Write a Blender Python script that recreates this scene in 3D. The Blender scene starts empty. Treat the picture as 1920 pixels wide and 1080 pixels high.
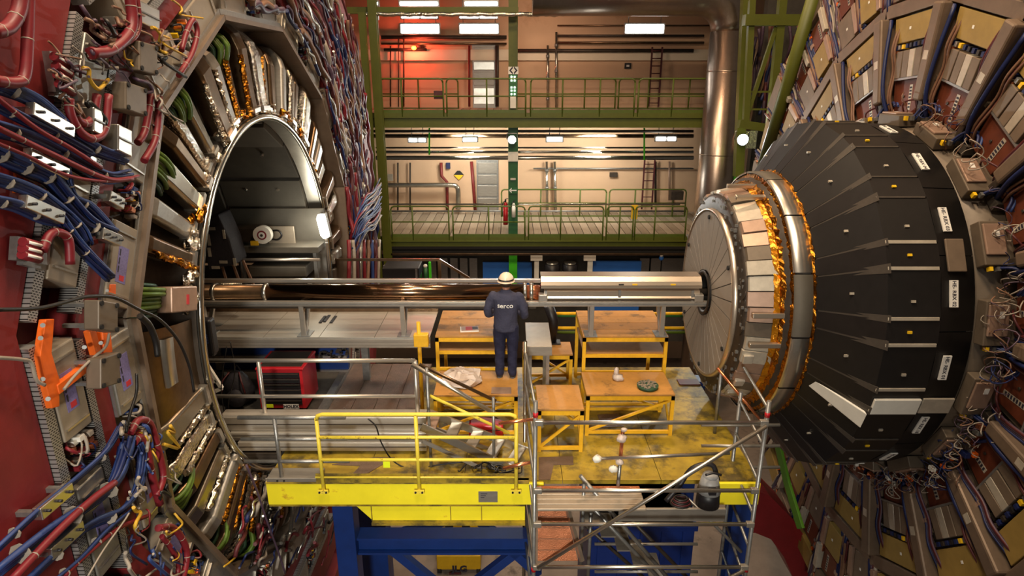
import bpy, bmesh, math, random
from mathutils import Vector, Matrix
random.seed(7)
sc = bpy.context.scene
COL = sc.collection
R_ = math.radians
# ---------------------------------------------------------------- camera
CAM = Vector((0, -9.68, 3.217)); PITCH = R_(18.0); FPX = 1200.0
FW = Vector((0, math.cos(PITCH), -math.sin(PITCH))); UP = Vector((0, math.sin(PITCH), math.cos(PITCH)))
cam_d = bpy.data.cameras.new('camera'); cam_d.sensor_width = 36.0; cam_d.lens = FPX/1920*36.0
cam_d.clip_start = 0.05; cam_d.clip_end = 200
cam = bpy.data.objects.new('camera', cam_d); COL.objects.link(cam)
cam.location = CAM; cam.rotation_euler = (R_(90)-PITCH, 0, 0); sc.camera = cam
# ---------------------------------------------------------------- colour management, world, hall lamps
sc.view_settings.view_transform = 'Standard'; sc.view_settings.look = 'None'
sc.view_settings.exposure = 0.0; sc.view_settings.gamma = 1.0; sc.view_settings.use_curve_mapping = False
w = bpy.data.worlds.new('cavern_air'); sc.world = w; w.use_nodes = True
w.node_tree.nodes['Background'].inputs[0].default_value = (1.0, 0.86, 0.70, 1)
w.node_tree.nodes['Background'].inputs[1].default_value = 0.08
def area(name, loc, target, size, power, col, spread=None):
    l = bpy.data.lights.new(name, 'AREA'); l.shape = 'DISK'; l.size = size; l.energy = power; l.color = col
    o = bpy.data.objects.new(name, l); COL.objects.link(o); o.location = loc
    o.rotation_euler = (Vector(target)-Vector(loc)).to_track_quat('-Z', 'Y').to_euler()
    if spread: l.spread = R_(spread)
    return o
def point(name, loc, power, col, r=0.08):
    l = bpy.data.lights.new(name, 'POINT'); l.energy = power; l.color = col; l.shadow_soft_size = r
    o = bpy.data.objects.new(name, l); COL.objects.link(o); o.location = loc; return o
# high-bay lamps of the cavern roof
area('roof_lamp', (-1.5, -7.5, 11.0), (-3.5, -1, 0), 1.2, 540, (1.0, 0.82, 0.62))
area('roof_lamp', (2.6, -5.0, 11.0), (5.0, -.5, 2), 1.2, 480, (1.0, 0.72, 0.46))
area('roof_lamp', (0.2, -3.0, 12.0), (0, -1, -2), 1.2, 740, (1.0, 0.80, 0.56))
area('roof_lamp', (-2.0, 4.0, 12.0), (-1, 2, -2), 1.2, 500, (1.0, 0.74, 0.48))
area('roof_lamp', (2.6, 5.0, 12.0), (3, 6, -1), 1.2, 600, (1.0, 0.62, 0.36))
area('opposite_gallery_lamp', (-0.8, -15.0, 3.4), (-0.8, -1, -2.4), 1.5, 170, (1.0, 0.95, 0.84), 60)
# ---------------------------------------------------------------- geometry helpers
def ray(px, py):
    return FW + Vector((1, 0, 0))*((px-960)/FPX) + UP*((540-py)/FPX)
def W(px, py, X=None, Y=None, Z=None):
    d = ray(px, py)
    if X is not None: t = (X-CAM.x)/d.x
    elif Y is not None: t = (Y-CAM.y)/d.y
    else: t = (Z-CAM.z)/d.z
    return CAM + d*t
XL = -3.67                                   # face of the barrel wheel
def FL(px, py, h=0.0): return W(px, py, X=XL+h)
FRAME = {}
def V(*a): return Vector(a)
class MB:
    def __init__(s): s.v = []; s.f = []; s.s = []
    def add(s, vs, fs, sm=False):
        n = len(s.v); s.v += [Vector(v) for v in vs]; s.f += [tuple(i+n for i in f) for f in fs]; s.s += [sm]*len(fs); return s
    def bb(s, a, b):
        (x0, y0, z0), (x1, y1, z1) = a, b
        if x0 > x1: x0, x1 = x1, x0
        if y0 > y1: y0, y1 = y1, y0
        if z0 > z1: z0, z1 = z1, z0
        return s.add([(x0,y0,z0),(x1,y0,z0),(x1,y1,z0),(x0,y1,z0),(x0,y0,z1),(x1,y0,z1),(x1,y1,z1),(x0,y1,z1)],
                     [(0,3,2,1),(4,5,6,7),(0,1,5,4),(1,2,6,5),(2,3,7,6),(3,0,4,7)])
    def box(s, c, d): return s.bb([c[i]-d[i]/2 for i in range(3)], [c[i]+d[i]/2 for i in range(3)])
    def bar(s, p0, p1, a, b=None, up=None):
        p0 = Vector(p0); p1 = Vector(p1); b = a if b is None else b
        t = (p1-p0).normalized(); u = Vector(up) if up is not None else Vector((0, 0, 1))
        if abs(t.dot(u)) > .98: u = Vector((0, 1, 0))
        x = t.cross(u).normalized()*a/2; y = x.cross(t).normalized()*b/2
        q = [(-1,-1),(1,-1),(1,1),(-1,1)]
        return s.add([p0+x*i+y*j for i, j in q]+[p1+x*i+y*j for i, j in q],
                     [(0,1,2,3),(7,6,5,4),(0,4,5,1),(1,5,6,2),(2,6,7,3),(3,7,4,0)])
    def cyl(s, p0, p1, r, n=10, r1=None, caps=True):
        p0 = Vector(p0); p1 = Vector(p1); r1 = r if r1 is None else r1
        t = (p1-p0).normalized(); u = Vector((0, 0, 1)) if abs(t.z) < .95 else Vector((0, 1, 0))
        x = t.cross(u).normalized(); y = x.cross(t)
        c = [(math.cos(2*math.pi*i/n), math.sin(2*math.pi*i/n)) for i in range(n)]
        s.add([p0+(x*a+y*b)*r for a, b in c]+[p1+(x*a+y*b)*r1 for a, b in c],
              [(i, i+n, (i+1) % n+n, (i+1) % n) for i in range(n)], True)
        if caps:
            k = len(s.v)-2*n; s.f += [tuple(k+i for i in range(n)), tuple(k+n+i for i in reversed(range(n)))]; s.s += [False]*2
        return s
    def tube(s, pts, r, n=6, taper=None):
        pts = [Vector(p) for p in pts]; m = len(pts); vs = []; x = None
        for i, p in enumerate(pts):
            t = (pts[min(i+1, m-1)]-pts[max(i-1, 0)]).normalized()
            if x is None:
                u = Vector((0, 0, 1)) if abs(t.z) < .9 else Vector((0, 1, 0)); x = t.cross(u).normalized()
            else:
                x = (x-t*x.dot(t)).normalized()
            y = t.cross(x); rr = r if taper is None else r*taper[i]
            vs += [p+(x*math.cos(2*math.pi*k/n)+y*math.sin(2*math.pi*k/n))*rr for k in range(n)]
        fs = [(i*n+k, i*n+(k+1) % n, (i+1)*n+(k+1) % n, (i+1)*n+k) for i in range(m-1) for k in range(n)]
        s.add(vs, fs, True); b = len(s.v)-m*n
        s.f += [tuple(b+k for k in reversed(range(n))), tuple(b+(m-1)*n+k for k in range(n))]; s.s += [False]*2
        return s
    def prism(s, poly, vec):
        n = len(poly); poly = [Vector(p) for p in poly]; vec = Vector(vec)
        return s.add(poly+[p+vec for p in poly], [tuple(reversed(range(n))), tuple(range(n, 2*n))]+[(i, (i+1) % n, (i+1) % n+n, i+n) for i in range(n)])
    def rev(s, prof, n=48, a0=0.0, a1=360.0, closed=False, sm=True):
        """prof: (x, r) pairs turned about the beam axis (local x)"""
        full = abs(a1-a0) >= 359.9; k = n if full else n+1; m = len(prof); vs = []
        for i in range(k):
            a = R_(a0+(a1-a0)*i/n); vs += [(x, r*math.cos(a), r*math.sin(a)) for x, r in prof]
        fs = []
        for i in range(n):
            j = (i+1) % k
            for q in range(m if closed else m-1):
                p = (q+1) % m; fs.append((i*m+q, i*m+p, j*m+p, j*m+q))
        return s.add(vs, fs, sm)
    def sphere(s, c, r, n=10, sc_=(1, 1, 1)):
        vs = []; fs = []; m = n//2+1
        for i in range(m+1):
            a = math.pi*i/m
            for k in range(n):
                b = 2*math.pi*k/n; vs.append((c[0]+r*sc_[0]*math.sin(a)*math.cos(b), c[1]+r*sc_[1]*math.sin(a)*math.sin(b), c[2]+r*sc_[2]*math.cos(a)))
        for i in range(m):
            for k in range(n): fs.append((i*n+k, (i+1)*n+k, (i+1)*n+(k+1) % n, i*n+(k+1) % n))
        return s.add(vs, fs, True)
    def build(s, name, mat, parent=None, local=False, bevel=0.0, kind=None):
        me = bpy.data.meshes.new(name); o = bpy.data.objects.new(name, me); COL.objects.link(o)
        vs = s.v
        if parent is not None:
            M = FRAME[parent.name]
            if not local:
                Mi = M.inverted(); vs = [Mi @ v for v in vs]
            o.parent = parent; FRAME[o.name] = M
        else:
            lo = Vector([min(v[i] for v in vs) for i in range(3)]); hi = Vector([max(v[i] for v in vs) for i in range(3)])
            b = Vector(((lo.x+hi.x)/2, (lo.y+hi.y)/2, lo.z)); vs = [v-b for v in vs]; o.location = b
            FRAME[o.name] = Matrix.Translation(b)
        me.from_pydata([tuple(v) for v in vs], [], s.f); me.polygons.foreach_set('use_smooth', s.s)
        me.materials.append(MATS[mat]); me.update()
        bm = bmesh.new(); bm.from_mesh(me); bmesh.ops.recalc_face_normals(bm, faces=bm.faces); bm.to_mesh(me); bm.free()
        if bevel:
            md = o.modifiers.new('bevel', 'BEVEL'); md.width = bevel; md.segments = 2; md.limit_method = 'ANGLE'; md.angle_limit = R_(40)
        if kind: o['kind'] = kind
        return o
def tag(o, label, cat, group=None):
    o['label'] = label; o['category'] = cat
    if group: o['group'] = group
    return o
def thing(name, label, cat, loc=(0, 0, 0), rot=(0, 0, 0), group=None):
    o = bpy.data.objects.new(name, None); COL.objects.link(o); o.empty_display_size = .1
    o.location = loc; o.rotation_euler = rot
    from mathutils import Euler
    FRAME[o.name] = Matrix.Translation(Vector(loc)) @ Euler(rot).to_matrix().to_4x4()
    return tag(o, label, cat, group)
def dup(root, loc=None, rot=None, label=None, group=None):
    def cp(o, par):
        c = o.copy(); COL.objects.link(c)
        if par is not None: c.parent = par
        for ch in o.children: cp(ch, c)
        return c
    r = cp(root, None)
    if loc is not None: r.location = loc
    if rot is not None: r.rotation_euler = rot
    if label: r['label'] = label
    if group: r['group'] = group
    return r
def struct(o): o['kind'] = 'structure'; return o
def cut(pts, n=5):
    """smooth curve through points (Catmull-Rom)"""
    P = [Vector(p) for p in pts]; out = []
    if len(P) < 3: return P
    Q = [P[0]*2-P[1]]+P+[P[-1]*2-P[-2]]
    for i in range(1, len(Q)-2):
        a, b, c, d = Q[i-1:i+3]
        for k in range(n):
            t = k/n
            out.append(.5*((2*b)+(c-a)*t+(2*a-5*b+4*c-d)*t*t+(3*b-a-3*c+d)*t**3))
    out.append(P[-1]); return out
def text(s, size, M, mat, parent, name='lettering', bold=0.0, ext=0.002):
    """M: 4x4, text runs along +x of M and stands up +y, facing +z"""
    c = bpy.data.curves.new(name, 'FONT'); c.body = s; c.size = size; c.align_x = 'CENTER'; c.align_y = 'CENTER'; c.extrude = ext; c.offset = bold; c.resolution_u = 2
    t = bpy.data.objects.new(name+'_c', c); COL.objects.link(t)
    bpy.context.view_layer.update()
    me = bpy.data.meshes.new_from_object(t.evaluated_get(bpy.context.evaluated_depsgraph_get()))
    bpy.data.objects.remove(t); bpy.data.curves.remove(c)
    me.transform(FRAME[parent.name].inverted() @ M); me.materials.clear(); me.materials.append(MATS[mat])
    o = bpy.data.objects.new(name, me); COL.objects.link(o); o.parent = parent; FRAME[o.name] = FRAME[parent.name]
    o['kind'] = 'stuff'                      # letters too small to pick apart
    return o
def axes(o, x, y):
    x = Vector(x).normalized(); y = Vector(y); y = (y-x*x.dot(y)).normalized(); z = x.cross(y)
    return Matrix(((x.x, y.x, z.x, o[0]), (x.y, y.y, z.y, o[1]), (x.z, y.z, z.z, o[2]), (0, 0, 0, 1)))
HOURS = ['twelve', 'one', 'two', 'three', 'four', 'five', 'six', 'seven', 'eight', 'nine', 'ten', 'eleven']
def clock(h):
    h %= 12; m = int(round(h*60)) % 720; H, mm = divmod(m, 60)
    H = int(H)
    if mm < 8: return HOURS[H]+" o'clock"
    if mm > 52: return HOURS[(H+1) % 12]+" o'clock"
    if mm < 25: return "just past %s o'clock" % HOURS[H]
    if mm < 36: return "half past %s" % HOURS[H]
    return "just before %s o'clock" % HOURS[(H+1) % 12]
def hourL(phi): return (90-phi)/30.0       # left wheel, angle from the far side upwards
def hourR(phi): return (phi-90)/30.0       # right disc
# ---------------------------------------------------------------- materials
MATS = {}
def S(r, g, b):
    f = lambda c: (c/255/12.92) if c/255 <= .04045 else ((c/255+.055)/1.055)**2.4
    return (f(r), f(g), f(b))
def mat(name, col, rough=.5, metal=0.0, var=.2, scale=6.0, bump=0.0, bscale=40.0, emit=0.0, alpha=1.0, dirt=None, stretch=None, trans=0.0, fine=0.0):
    m = bpy.data.materials.new(name); m.use_nodes = True; nt = m.node_tree; N = nt.nodes; L = nt.links
    b = N['Principled BSDF']; b.inputs['Roughness'].default_value = rough; b.inputs['Metallic'].default_value = metal
    b.inputs['Base Color'].default_value = (*col, 1); MATS[name] = m
    if emit:
        b.inputs['Emission Color'].default_value = (*col, 1); b.inputs['Emission Strength'].default_value = emit; return m
    tc = N.new('ShaderNodeTexCoord'); src = tc.outputs['Object']
    if stretch:
        mp = N.new('ShaderNodeMapping'); mp.inputs['Scale'].default_value = stretch; L.new(src, mp.inputs[0]); src = mp.outputs[0]
    nz = N.new('ShaderNodeTexNoise'); nz.inputs['Scale'].default_value = scale; nz.inputs['Detail'].default_value = 6; nz.inputs['Roughness'].default_value = .65
    L.new(src, nz.inputs['Vector'])
    rp = N.new('ShaderNodeValToRGB'); rp.color_ramp.elements[0].position = .3; rp.color_ramp.elements[1].position = .7
    lo = [c*(1-var) for c in col]; hi = [min(1, c*(1+var)) for c in col]
    rp.color_ramp.elements[0].color = (*lo, 1); rp.color_ramp.elements[1].color = (*hi, 1)
    L.new(nz.outputs['Fac'], rp.inputs[0]); out = rp.outputs[0]
    if dirt:                                   # (colour, amount, scale): stains with a shape of their own
        n2 = N.new('ShaderNodeTexNoise'); n2.inputs['Scale'].default_value = dirt[2]; n2.inputs['Detail'].default_value = 8; n2.inputs['Roughness'].default_value = .7
        L.new(src, n2.inputs['Vector'])
        r2 = N.new('ShaderNodeValToRGB'); r2.color_ramp.elements[0].position = .62-dirt[1]*.25; r2.color_ramp.elements[1].position = .70-dirt[1]*.15
        L.new(n2.outputs['Fac'], r2.inputs[0])
        mx = N.new('ShaderNodeMix'); mx.data_type = 'RGBA'; mx.inputs['B'].default_value = (*dirt[0], 1)
        L.new(r2.outputs[0], mx.inputs['Factor']); L.new(out, mx.inputs['A']); out = mx.outputs['Result']
    L.new(out, b.inputs['Base Color'])
    if bump:
        n3 = N.new('ShaderNodeTexNoise'); n3.inputs['Scale'].default_value = bscale; n3.inputs['Detail'].default_value = 4
        L.new(src, n3.inputs['Vector'])
        bp = N.new('ShaderNodeBump'); bp.inputs['Strength'].default_value = bump; bp.inputs['Distance'].default_value = .02
        L.new(n3.outputs['Fac'], bp.inputs['Height']); L.new(bp.outputs[0], b.inputs['Normal'])
    if trans: b.inputs['Transmission Weight'].default_value = trans
    if alpha < 1: b.inputs['Alpha'].default_value = alpha
    return m
mat('red_steel', S(118, 30, 32), .55, 0, .18, 3, .05, 60)
mat('dark_steel', S(70, 62, 55), .5, .5, .3, 5)
mat('black_gap', S(16, 14, 13), .8)
mat('alu_tan', S(158, 146, 130), .45, .35, .10, 4)
mat('alu_sheet', S(188, 182, 172), .38, .55, .08, 5, stretch=(1, 6, 6))
mat('alu_dull', S(160, 155, 147), .42, .7, .12, 5, stretch=(1, 6, 6))
mat('alu_bright', S(205, 200, 190), .28, .95, .10, 5)
mat('galv', S(150, 150, 148), .4, .75, .2, 14)
mat('duct_steel', S(165, 155, 140), .25, .95, .15, 4, .06, 12)
mat('duct_bronze', S(120, 98, 76), .3, .9, .25, 5, .06, 12)
mat('foil_silver', S(215, 205, 190), .12, 1, .1, 6, 1.0, 26)
mat('foil_gold', S(176, 116, 36), .18, 1, .25, 6, 1.0, 22)
mat('film_amber', S(200, 130, 20), .2, .6, .25, 6, .6, 20)
mat('rim_steel', S(215, 212, 200), .18, 1, .05)
mat('liner', S(96, 91, 82), .62, .3, .12, 3)
mat('liner_dark', S(82, 77, 69), .62, .3, .15, 3)
mat('white_paint', S(225, 222, 212), .5, 0, .06)
mat('paper', S(232, 230, 224), .6, 0, .03)
mat('sticker_blue', S(120, 112, 165), .5, 0, .25, 60)
mat('ink', S(38, 36, 52), .6, 0, .05)
mat('red_ink', S(190, 40, 50), .6, 0, .05)
mat('blue_cable', S(20, 33, 80), .5, 0, .25, 10)
mat('blue_light', S(40, 62, 116), .5, 0, .2, 10)
mat('red_hose', S(116, 26, 36), .45, 0, .2, 10)
mat('red_dark', S(78, 28, 32), .5, 0, .25, 10)
mat('white_cable', S(150, 140, 128), .5, 0, .12, 10)
mat('black_cable', S(22, 20, 20), .45, 0, .15, 10)
mat('green_cable', S(84, 112, 36), .5, 0, .3, 12)
mat('green_dark_cable', S(36, 70, 48), .5, 0, .3, 12)
mat('yellow_cable', S(190, 150, 40), .5, 0, .2, 12)
mat('tan_cable', S(120, 88, 68), .5, 0, .2, 12)
mat('purple_cable', S(76, 58, 76), .5, 0, .25, 12)
mat('orange_paint', S(222, 98, 24), .5, 0, .12, 6)
mat('copper_board', S(104, 50, 30), .5, .2, .16, 8)
mat('chamber_yellow', S(150, 124, 64), .5, 0, .14, 5)
mat('chamber_grey', S(120, 104, 88), .5, .2, .14, 5)
mat('arm_grey', S(122, 104, 88), .45, .35, .14, 5)
mat('crate_grey', S(104, 92, 78), .5, .2, .15, 5)
mat('cone_black', S(20, 18, 18), .5, 0, .25, 8)
mat('cone_black_b', S(25, 22, 22), .45, 0, .25, 8)
mat('rib_grey', S(82, 76, 70), .4, .3, .15, 9)
mat('disc_grey', S(150, 141, 131), .55, .1, .05, 5)
mat('disc_line', S(70, 62, 56), .7)
mat('panel_cream', S(190, 181, 165), .4, .3, .14, 7)
mat('panel_pink', S(166, 138, 120), .4, .4, .12, 7)
mat('copper_pipe', S(150, 118, 92), .16, 1, .06, 3, stretch=(.3, 4, 4))
mat('trough', S(205, 190, 172), .3, .85, .06, 5, stretch=(.4, 4, 4))
mat('rail_alu', S(190, 184, 176), .35, .8, .06, 5)
mat('table_yellow', S(225, 172, 30), .5, 0, .15, 8)
mat('table_ply', S(178, 128, 62), .6, 0, .2, 5, .05, 60, dirt=(S(120, 88, 46), .4, 2.5))
mat('ply_brown', S(150, 112, 70), .6, 0, .15, 8)
mat('platform_yellow', S(238, 222, 40), .45, 0, .06, 3, dirt=(S(196, 150, 40), .05, 3))
mat('rail_yellow', S(228, 205, 70), .45, 0, .10, 9, dirt=(S(130, 100, 50), .12, 9))
mat('floor_yellow', S(158, 134, 38), .5, 0, .28, 3, dirt=(S(84, 72, 34), .62, 2.2))
mat('tread', S(118, 98, 84), .45, .5, .2, 6, .5, 90)
mat('tread_copper', S(190, 120, 84), .35, .8, .2, 6, .6, 90)
mat('blue_steel', S(12, 46, 110), .45, 0, .15, 4)
mat('blue_panel', S(40, 104, 190), .5, 0, .06, 2)
mat('blue_bin', S(12, 44, 116), .45, 0, .12, 4)
mat('green_beam', S(84, 90, 22), .5, 0, .10, 4)
mat('green_rail', S(80, 96, 26), .45, 0, .10, 6)
mat('green_dark', S(34, 88, 44), .5, 0, .1, 5)
mat('green_mid', S(84, 132, 30), .5, 0, .1, 5)
mat('green_bright', S(70, 200, 30), .5, 0, .06, 5)
mat('wall_cream', S(212, 178, 146), .8, 0, .04, 1.2, dirt=(S(196, 160, 128), .1, .6))
mat('wall_white', S(225, 212, 190), .8, 0, .04, 1.2)
mat('concrete', S(138, 122, 108), .8, 0, .2, 1.5, .1, 30, dirt=(S(90, 78, 68), .2, 1.1))
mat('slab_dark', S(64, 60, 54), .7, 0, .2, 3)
mat('deck_plank', S(176, 162, 144), .7, 0, .15, 6, stretch=(8, .6, 1))
mat('deck_plank_b', S(158, 144, 126), .7, 0, .15, 6, stretch=(8, .6, 1))
mat('pipe_silver', S(190, 186, 176), .22, .95, .1, 5, .04, 14)
mat('duct_silver', S(158, 142, 130), .3, .95, .08, 5, .12, 30)
mat('red_pipe', S(120, 38, 36), .5, 0, .1, 5)
mat('lamp_white', (1.0, .97, .9), emit=14.0)
mat('lamp_tube', (1.0, .97, .82), emit=12.0)
mat('lamp_flood', (.95, 1.0, .97), emit=60.0)
mat('lamp_red', (1.0, .16, .02), emit=10.0)
mat('box_red', S(178, 26, 36), .4, 0, .08, 4)
mat('drawer_black', S(28, 26, 28), .4, 0, .15, 6)
mat('plastic_black', S(24, 22, 26), .45, 0, .1, 6)
mat('bag_black', S(36, 33, 40), .7, 0, .2, 9, .3, 30)
mat('plastic_clear', S(220, 205, 195), .3, 0, .1, 6, .5, 20, alpha=.75)
mat('plastic_grey', S(150, 150, 150), .45, 0, .1, 6)
mat('cloth_jacket', S(54, 55, 76), .85, 0, .12, 14, .3, 40)
mat('cloth_navy', S(24, 26, 54), .85, 0, .12, 14, .3, 40)
mat('skin', S(176, 118, 92), .55, 0, .08, 14)
mat('hair', S(52, 38, 30), .7, 0, .2, 30)
mat('helmet_white', S(236, 214, 190), .35, 0, .03)
mat('boot', S(40, 38, 42), .6, 0, .15, 14)
mat('sole', S(96, 92, 90), .7)
mat('lift_yellow', S(205, 160, 20), .5, 0, .12, 4)
mat('red_arch', S(128, 26, 32), .5, 0, .15, 3)
mat('neon_yellow', S(225, 240, 30), .5, 0, .05)
mat('hook_yellow', S(235, 190, 30), .5, 0, .05)
mat('copper_tip', S(235, 150, 110), .25, .9, .1, 6)
mat('grating', S(96, 92, 86), .5, .6, .2, 10)
# perforated cable tray: slots in a regular grid (flat punched sheet)
m = bpy.data.materials.new('perforated'); m.use_nodes = True; MATS['perforated'] = m
nt = m.node_tree; b = nt.nodes['Principled BSDF']; b.inputs['Metallic'].default_value = .6; b.inputs['Roughness'].default_value = .4
tc = nt.nodes.new('ShaderNodeTexCoord'); br = nt.nodes.new('ShaderNodeTexBrick'); mp = nt.nodes.new('ShaderNodeMapping')
mp.inputs['Rotation'].default_value = (0, R_(90), 0)
sx = nt.nodes.new('ShaderNodeSeparateXYZ'); cx = nt.nodes.new('ShaderNodeCombineXYZ')
nt.links.new(tc.outputs['Object'], sx.inputs[0]); nt.links.new(sx.outputs['Y'], cx.inputs['X']); nt.links.new(sx.outputs['Z'], cx.inputs['Y'])
nt.links.new(cx.outputs[0], br.inputs['Vector'])
br.inputs['Color1'].default_value = br.inputs['Color2'].default_value = (*S(40, 36, 36), 1); br.inputs['Mortar'].default_value = (*S(172, 170, 168), 1)
br.inputs['Scale'].default_value = 1; br.inputs['Brick Width'].default_value = .034; br.inputs['Row Height'].default_value = .02; br.inputs['Mortar Size'].default_value = .006
nt.links.new(br.outputs['Color'], b.inputs['Base Color'])
# ================================================================ SETTING
YN = 12.3; YW = 17.0; ZF = -8.8; Z1 = 2.16; Z2 = -2.05
def slab(name, a, b, m): return struct(MB().bb(a, b).build(name, m))
slab('floor', (-14, -12, ZF-.3), (14, 18, ZF), 'concrete')
slab('wall_back', (-14, YW, ZF), (14, YW+.3, 9.0), 'wall_cream')
slab('ceiling', (-12, YN-.2, 6.15), (12, YW, 6.4), 'slab_dark')
slab('trim_1', (-9, YN+.4, 1.72), (9, YW, 2.02), 'slab_dark')      # slab of the upper gallery
slab('trim_2', (-9, YN+.4, -2.5), (9, YW, -2.2), 'slab_dark')
slab('trim_3', (-9, YW-.12, 3.95), (9, YW, 4.35), 'wall_white')
# ---- gallery decks: thing > plank / edge_beam
def deck(label, z, mats, pitch):
    t = thing('gallery_deck', label, 'walkway', (0, YN, z-.4))
    x = -7.6; i = 0
    while x < 7.6:
        MB().bb((x, YN, z-.04-.004*(i % 2)), (x+pitch-.025, YW-.05, z-.003*(i % 3))).build('plank', mats[i % 2], t); x += pitch; i += 1
    MB().bb((-7.6, YN-.02, z-.42), (7.6, YN+.14, z+.02)).build('edge_beam', 'green_beam', t)
    MB().bb((-7.6, YN-.10, z-.45), (7.6, YN+.2, z-.42)).build('beam_flange', 'green_beam', t)
    MB().bb((-7.6, YN-.10, z-.14), (7.6, YN+.05, z-.11)).build('beam_flange', 'green_beam', t)
deck('lower gallery deck of pale planks behind the beam pipe, green edge beam', Z2, ('deck_plank', 'deck_plank_b'), .30)
deck('upper gallery deck of planks high on the back wall, green edge beam', Z1, ('deck_plank', 'deck_plank_b'), .30)
# ---- guard rails
def guard(label, px0, px1, posts, Y, z, h=1.1, zt=.12, r=.028, n=7, m='green_rail', group=None):
    xs = [W(p, 300, Y=Y).x for p in (px0, px1)]
    t = thing('guard_rail', label, 'railing', ((xs[0]+xs[1])/2, Y, z), group=group)
    c = .12
    MB().tube([V(xs[0], Y, z+h-c), V(xs[0]+c*.3, Y, z+h-c*.3), V(xs[0]+c, Y, z+h), V(xs[1]-c, Y, z+h), V(xs[1]-c*.3, Y, z+h-c*.3), V(xs[1], Y, z+h-c)], r, n).build('top_rail', m, t)
    MB().cyl((xs[0], Y, z+h*.5), (xs[1], Y, z+h*.5), r*.8, n).build('mid_rail', m, t)
    MB().bb((xs[0], Y-.012, z), (xs[1], Y+.012, z+zt)).build('toe_board', m, t)
    for x in [xs[0], xs[1]]+[W(p, 300, Y=Y).x for p in posts]:
        MB().cyl((x, Y, z-.1), (x, Y, z+h-(c if x in xs else 0)), r, n).build('post', m, t)
    return t
G = 'guard rails on the galleries'
for a, b, p, l in [(727, 838, [768], 'leftmost green guard rail of the lower gallery, beside the cable-covered wheel'),
                   (846, 985, [915], 'green guard rail of the lower gallery in front of the red extinguisher'),
                   (992, 1136, [1054], 'green guard rail of the lower gallery, just right of the green column'),
                   (1143, 1194, [1168], 'short green guard rail of the lower gallery beside the yellow box'),
                   (1198, 1296, [1236], 'rightmost green guard rail of the lower gallery, behind the pale disc')]:
    guard(l, a, b, p, YN, Z2, group=G)
for a, b, p, l in [(712, 835, [759], 'green guard rail of the upper gallery under the red lamp'),
                   (841, 985, [914], 'green guard rail of the upper gallery in front of the metal door'),
                   (994, 1183, [1052, 1120], 'green guard rail of the upper gallery under the small square sign'),
                   (1190, 1388, [1252, 1340], 'green guard rail of the upper gallery crossing the silver duct')]:
    guard(l, a, b, p, YN, Z1, group=G)
for a, b, p, l, z in [(722, 862, [760, 790], 'rear green guard rail of the upper gallery near the red lamp', Z1),
                      (960, 1148, [1092], 'rear green guard rail of the upper gallery behind the column', Z1),
                      (1154, 1330, [1208, 1282], 'rear green guard rail of the upper gallery by the wall ladder', Z1),
                      (940, 1140, [1015, 1090], 'rear green guard rail of the lower gallery by the wall pipes', Z2),
                      (1146, 1292, [1195, 1268], 'rear green guard rail of the lower gallery by the wall ladder', Z2)]:
    guard(l, a, b, p, YW-1.1, z, zt=.05, r=.03, group=G)
# ---- columns
def column(label, px, w0, za, zb, m, Y=YN-.2, extra=None):
    x = W(px, 300, Y=Y).x; t = thing('steel_column', label, 'column', (x, Y, za))
    MB().bb((x-w0/2, Y-w0*.5, za), (x+w0/2, Y-w0*.5+.03, zb)).build('flange', m, t)
    MB().bb((x-w0/2, Y+w0*.5-.03, za), (x+w0/2, Y+w0*.5, zb)).build('flange', m, t)
    MB().bb((x-.02, Y-w0*.48, za), (x+.02, Y+w0*.48, zb)).build('web', m, t)
    return t
column('green upper column in sodium-lit olive between the two galleries, carrying a diamond sign', 962, .30, Z1-.05, 6.4, 'green_beam', Y=YN+.25)  # olive tone puts the sodium light into the column's green
column('dark green lower column with white band under the bright floodlight', 962, .33, Z2-.4, Z1-.42, 'green_dark', Y=YN+.35)  # darker than the other sections: lighting difference put into the colour
column('brightly lit green column section below the lower gallery beside the blue panels', 962, .30, -5.2, Z2-.46, 'green_bright', Y=YN+.3)  # brighter green paints the light falling on this section
column('tall green column at the left end of the galleries', 716, .26, -5.0, 6.0, 'green_beam', Y=YN-.4)
column('thinner green column left of the gallery end, beside the cables', 697, .20, -5.0, 5.2, 'green_beam', Y=YN-.6)
def onface(name, label, cat, px, py, wpx, hpx, Y, m, dep=.05, parts=()):
    a = W(px-wpx/2, py-hpx/2, Y=Y); b = W(px+wpx/2, py+hpx/2, Y=Y)
    return tag(MB().bb((a.x, Y, b.z), (b.x, Y+dep, a.z)).build(name, m, bevel=.006), label, cat)
YC = YN-.02
t = thing('route_sign', 'square white sign with a dark diamond on the upper column', 'sign', W(962, 138, Y=YC))
a = W(953, 125, Y=YC); b = W(972, 139, Y=YC); MB().bb((a.x, YC, b.z), (b.x, YC+.04, a.z)).build('plate', 'paper', t)
c = (a+b)/2; q = .13
for s_ in (-1, 1):
    MB().prism([V(c.x+s_*q*1.05, YC-.004, c.z), V(c.x+s_*.02, YC-.004, c.z+q), V(c.x+s_*.02, YC-.004, c.z+q-.07), V(c.x+s_*(q-.05), YC-.004, c.z), V(c.x+s_*.02, YC-.004, c.z-q+.07), V(c.x+s_*.02, YC-.004, c.z-q)], (0, .003, 0)).build('chevron', 'ink', t)
t = thing('indicator_panel', 'dark panel with two columns of small white lamps on the upper column', 'panel', W(962, 180, Y=YC))
a = W(955, 140, Y=YC); b = W(970, 181, Y=YC); MB().bb((a.x, YC, b.z), (b.x, YC+.06, a.z)).build('housing', 'green_dark', t)
for py in (144, 151, 164, 170, 176.5):
    for px in (959, 965):
        p = W(px, py, Y=YC); MB().cyl(p-V(0, .02, 0), p, .028, 8).build('indicator_lamp', 'lamp_white', t)
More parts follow.
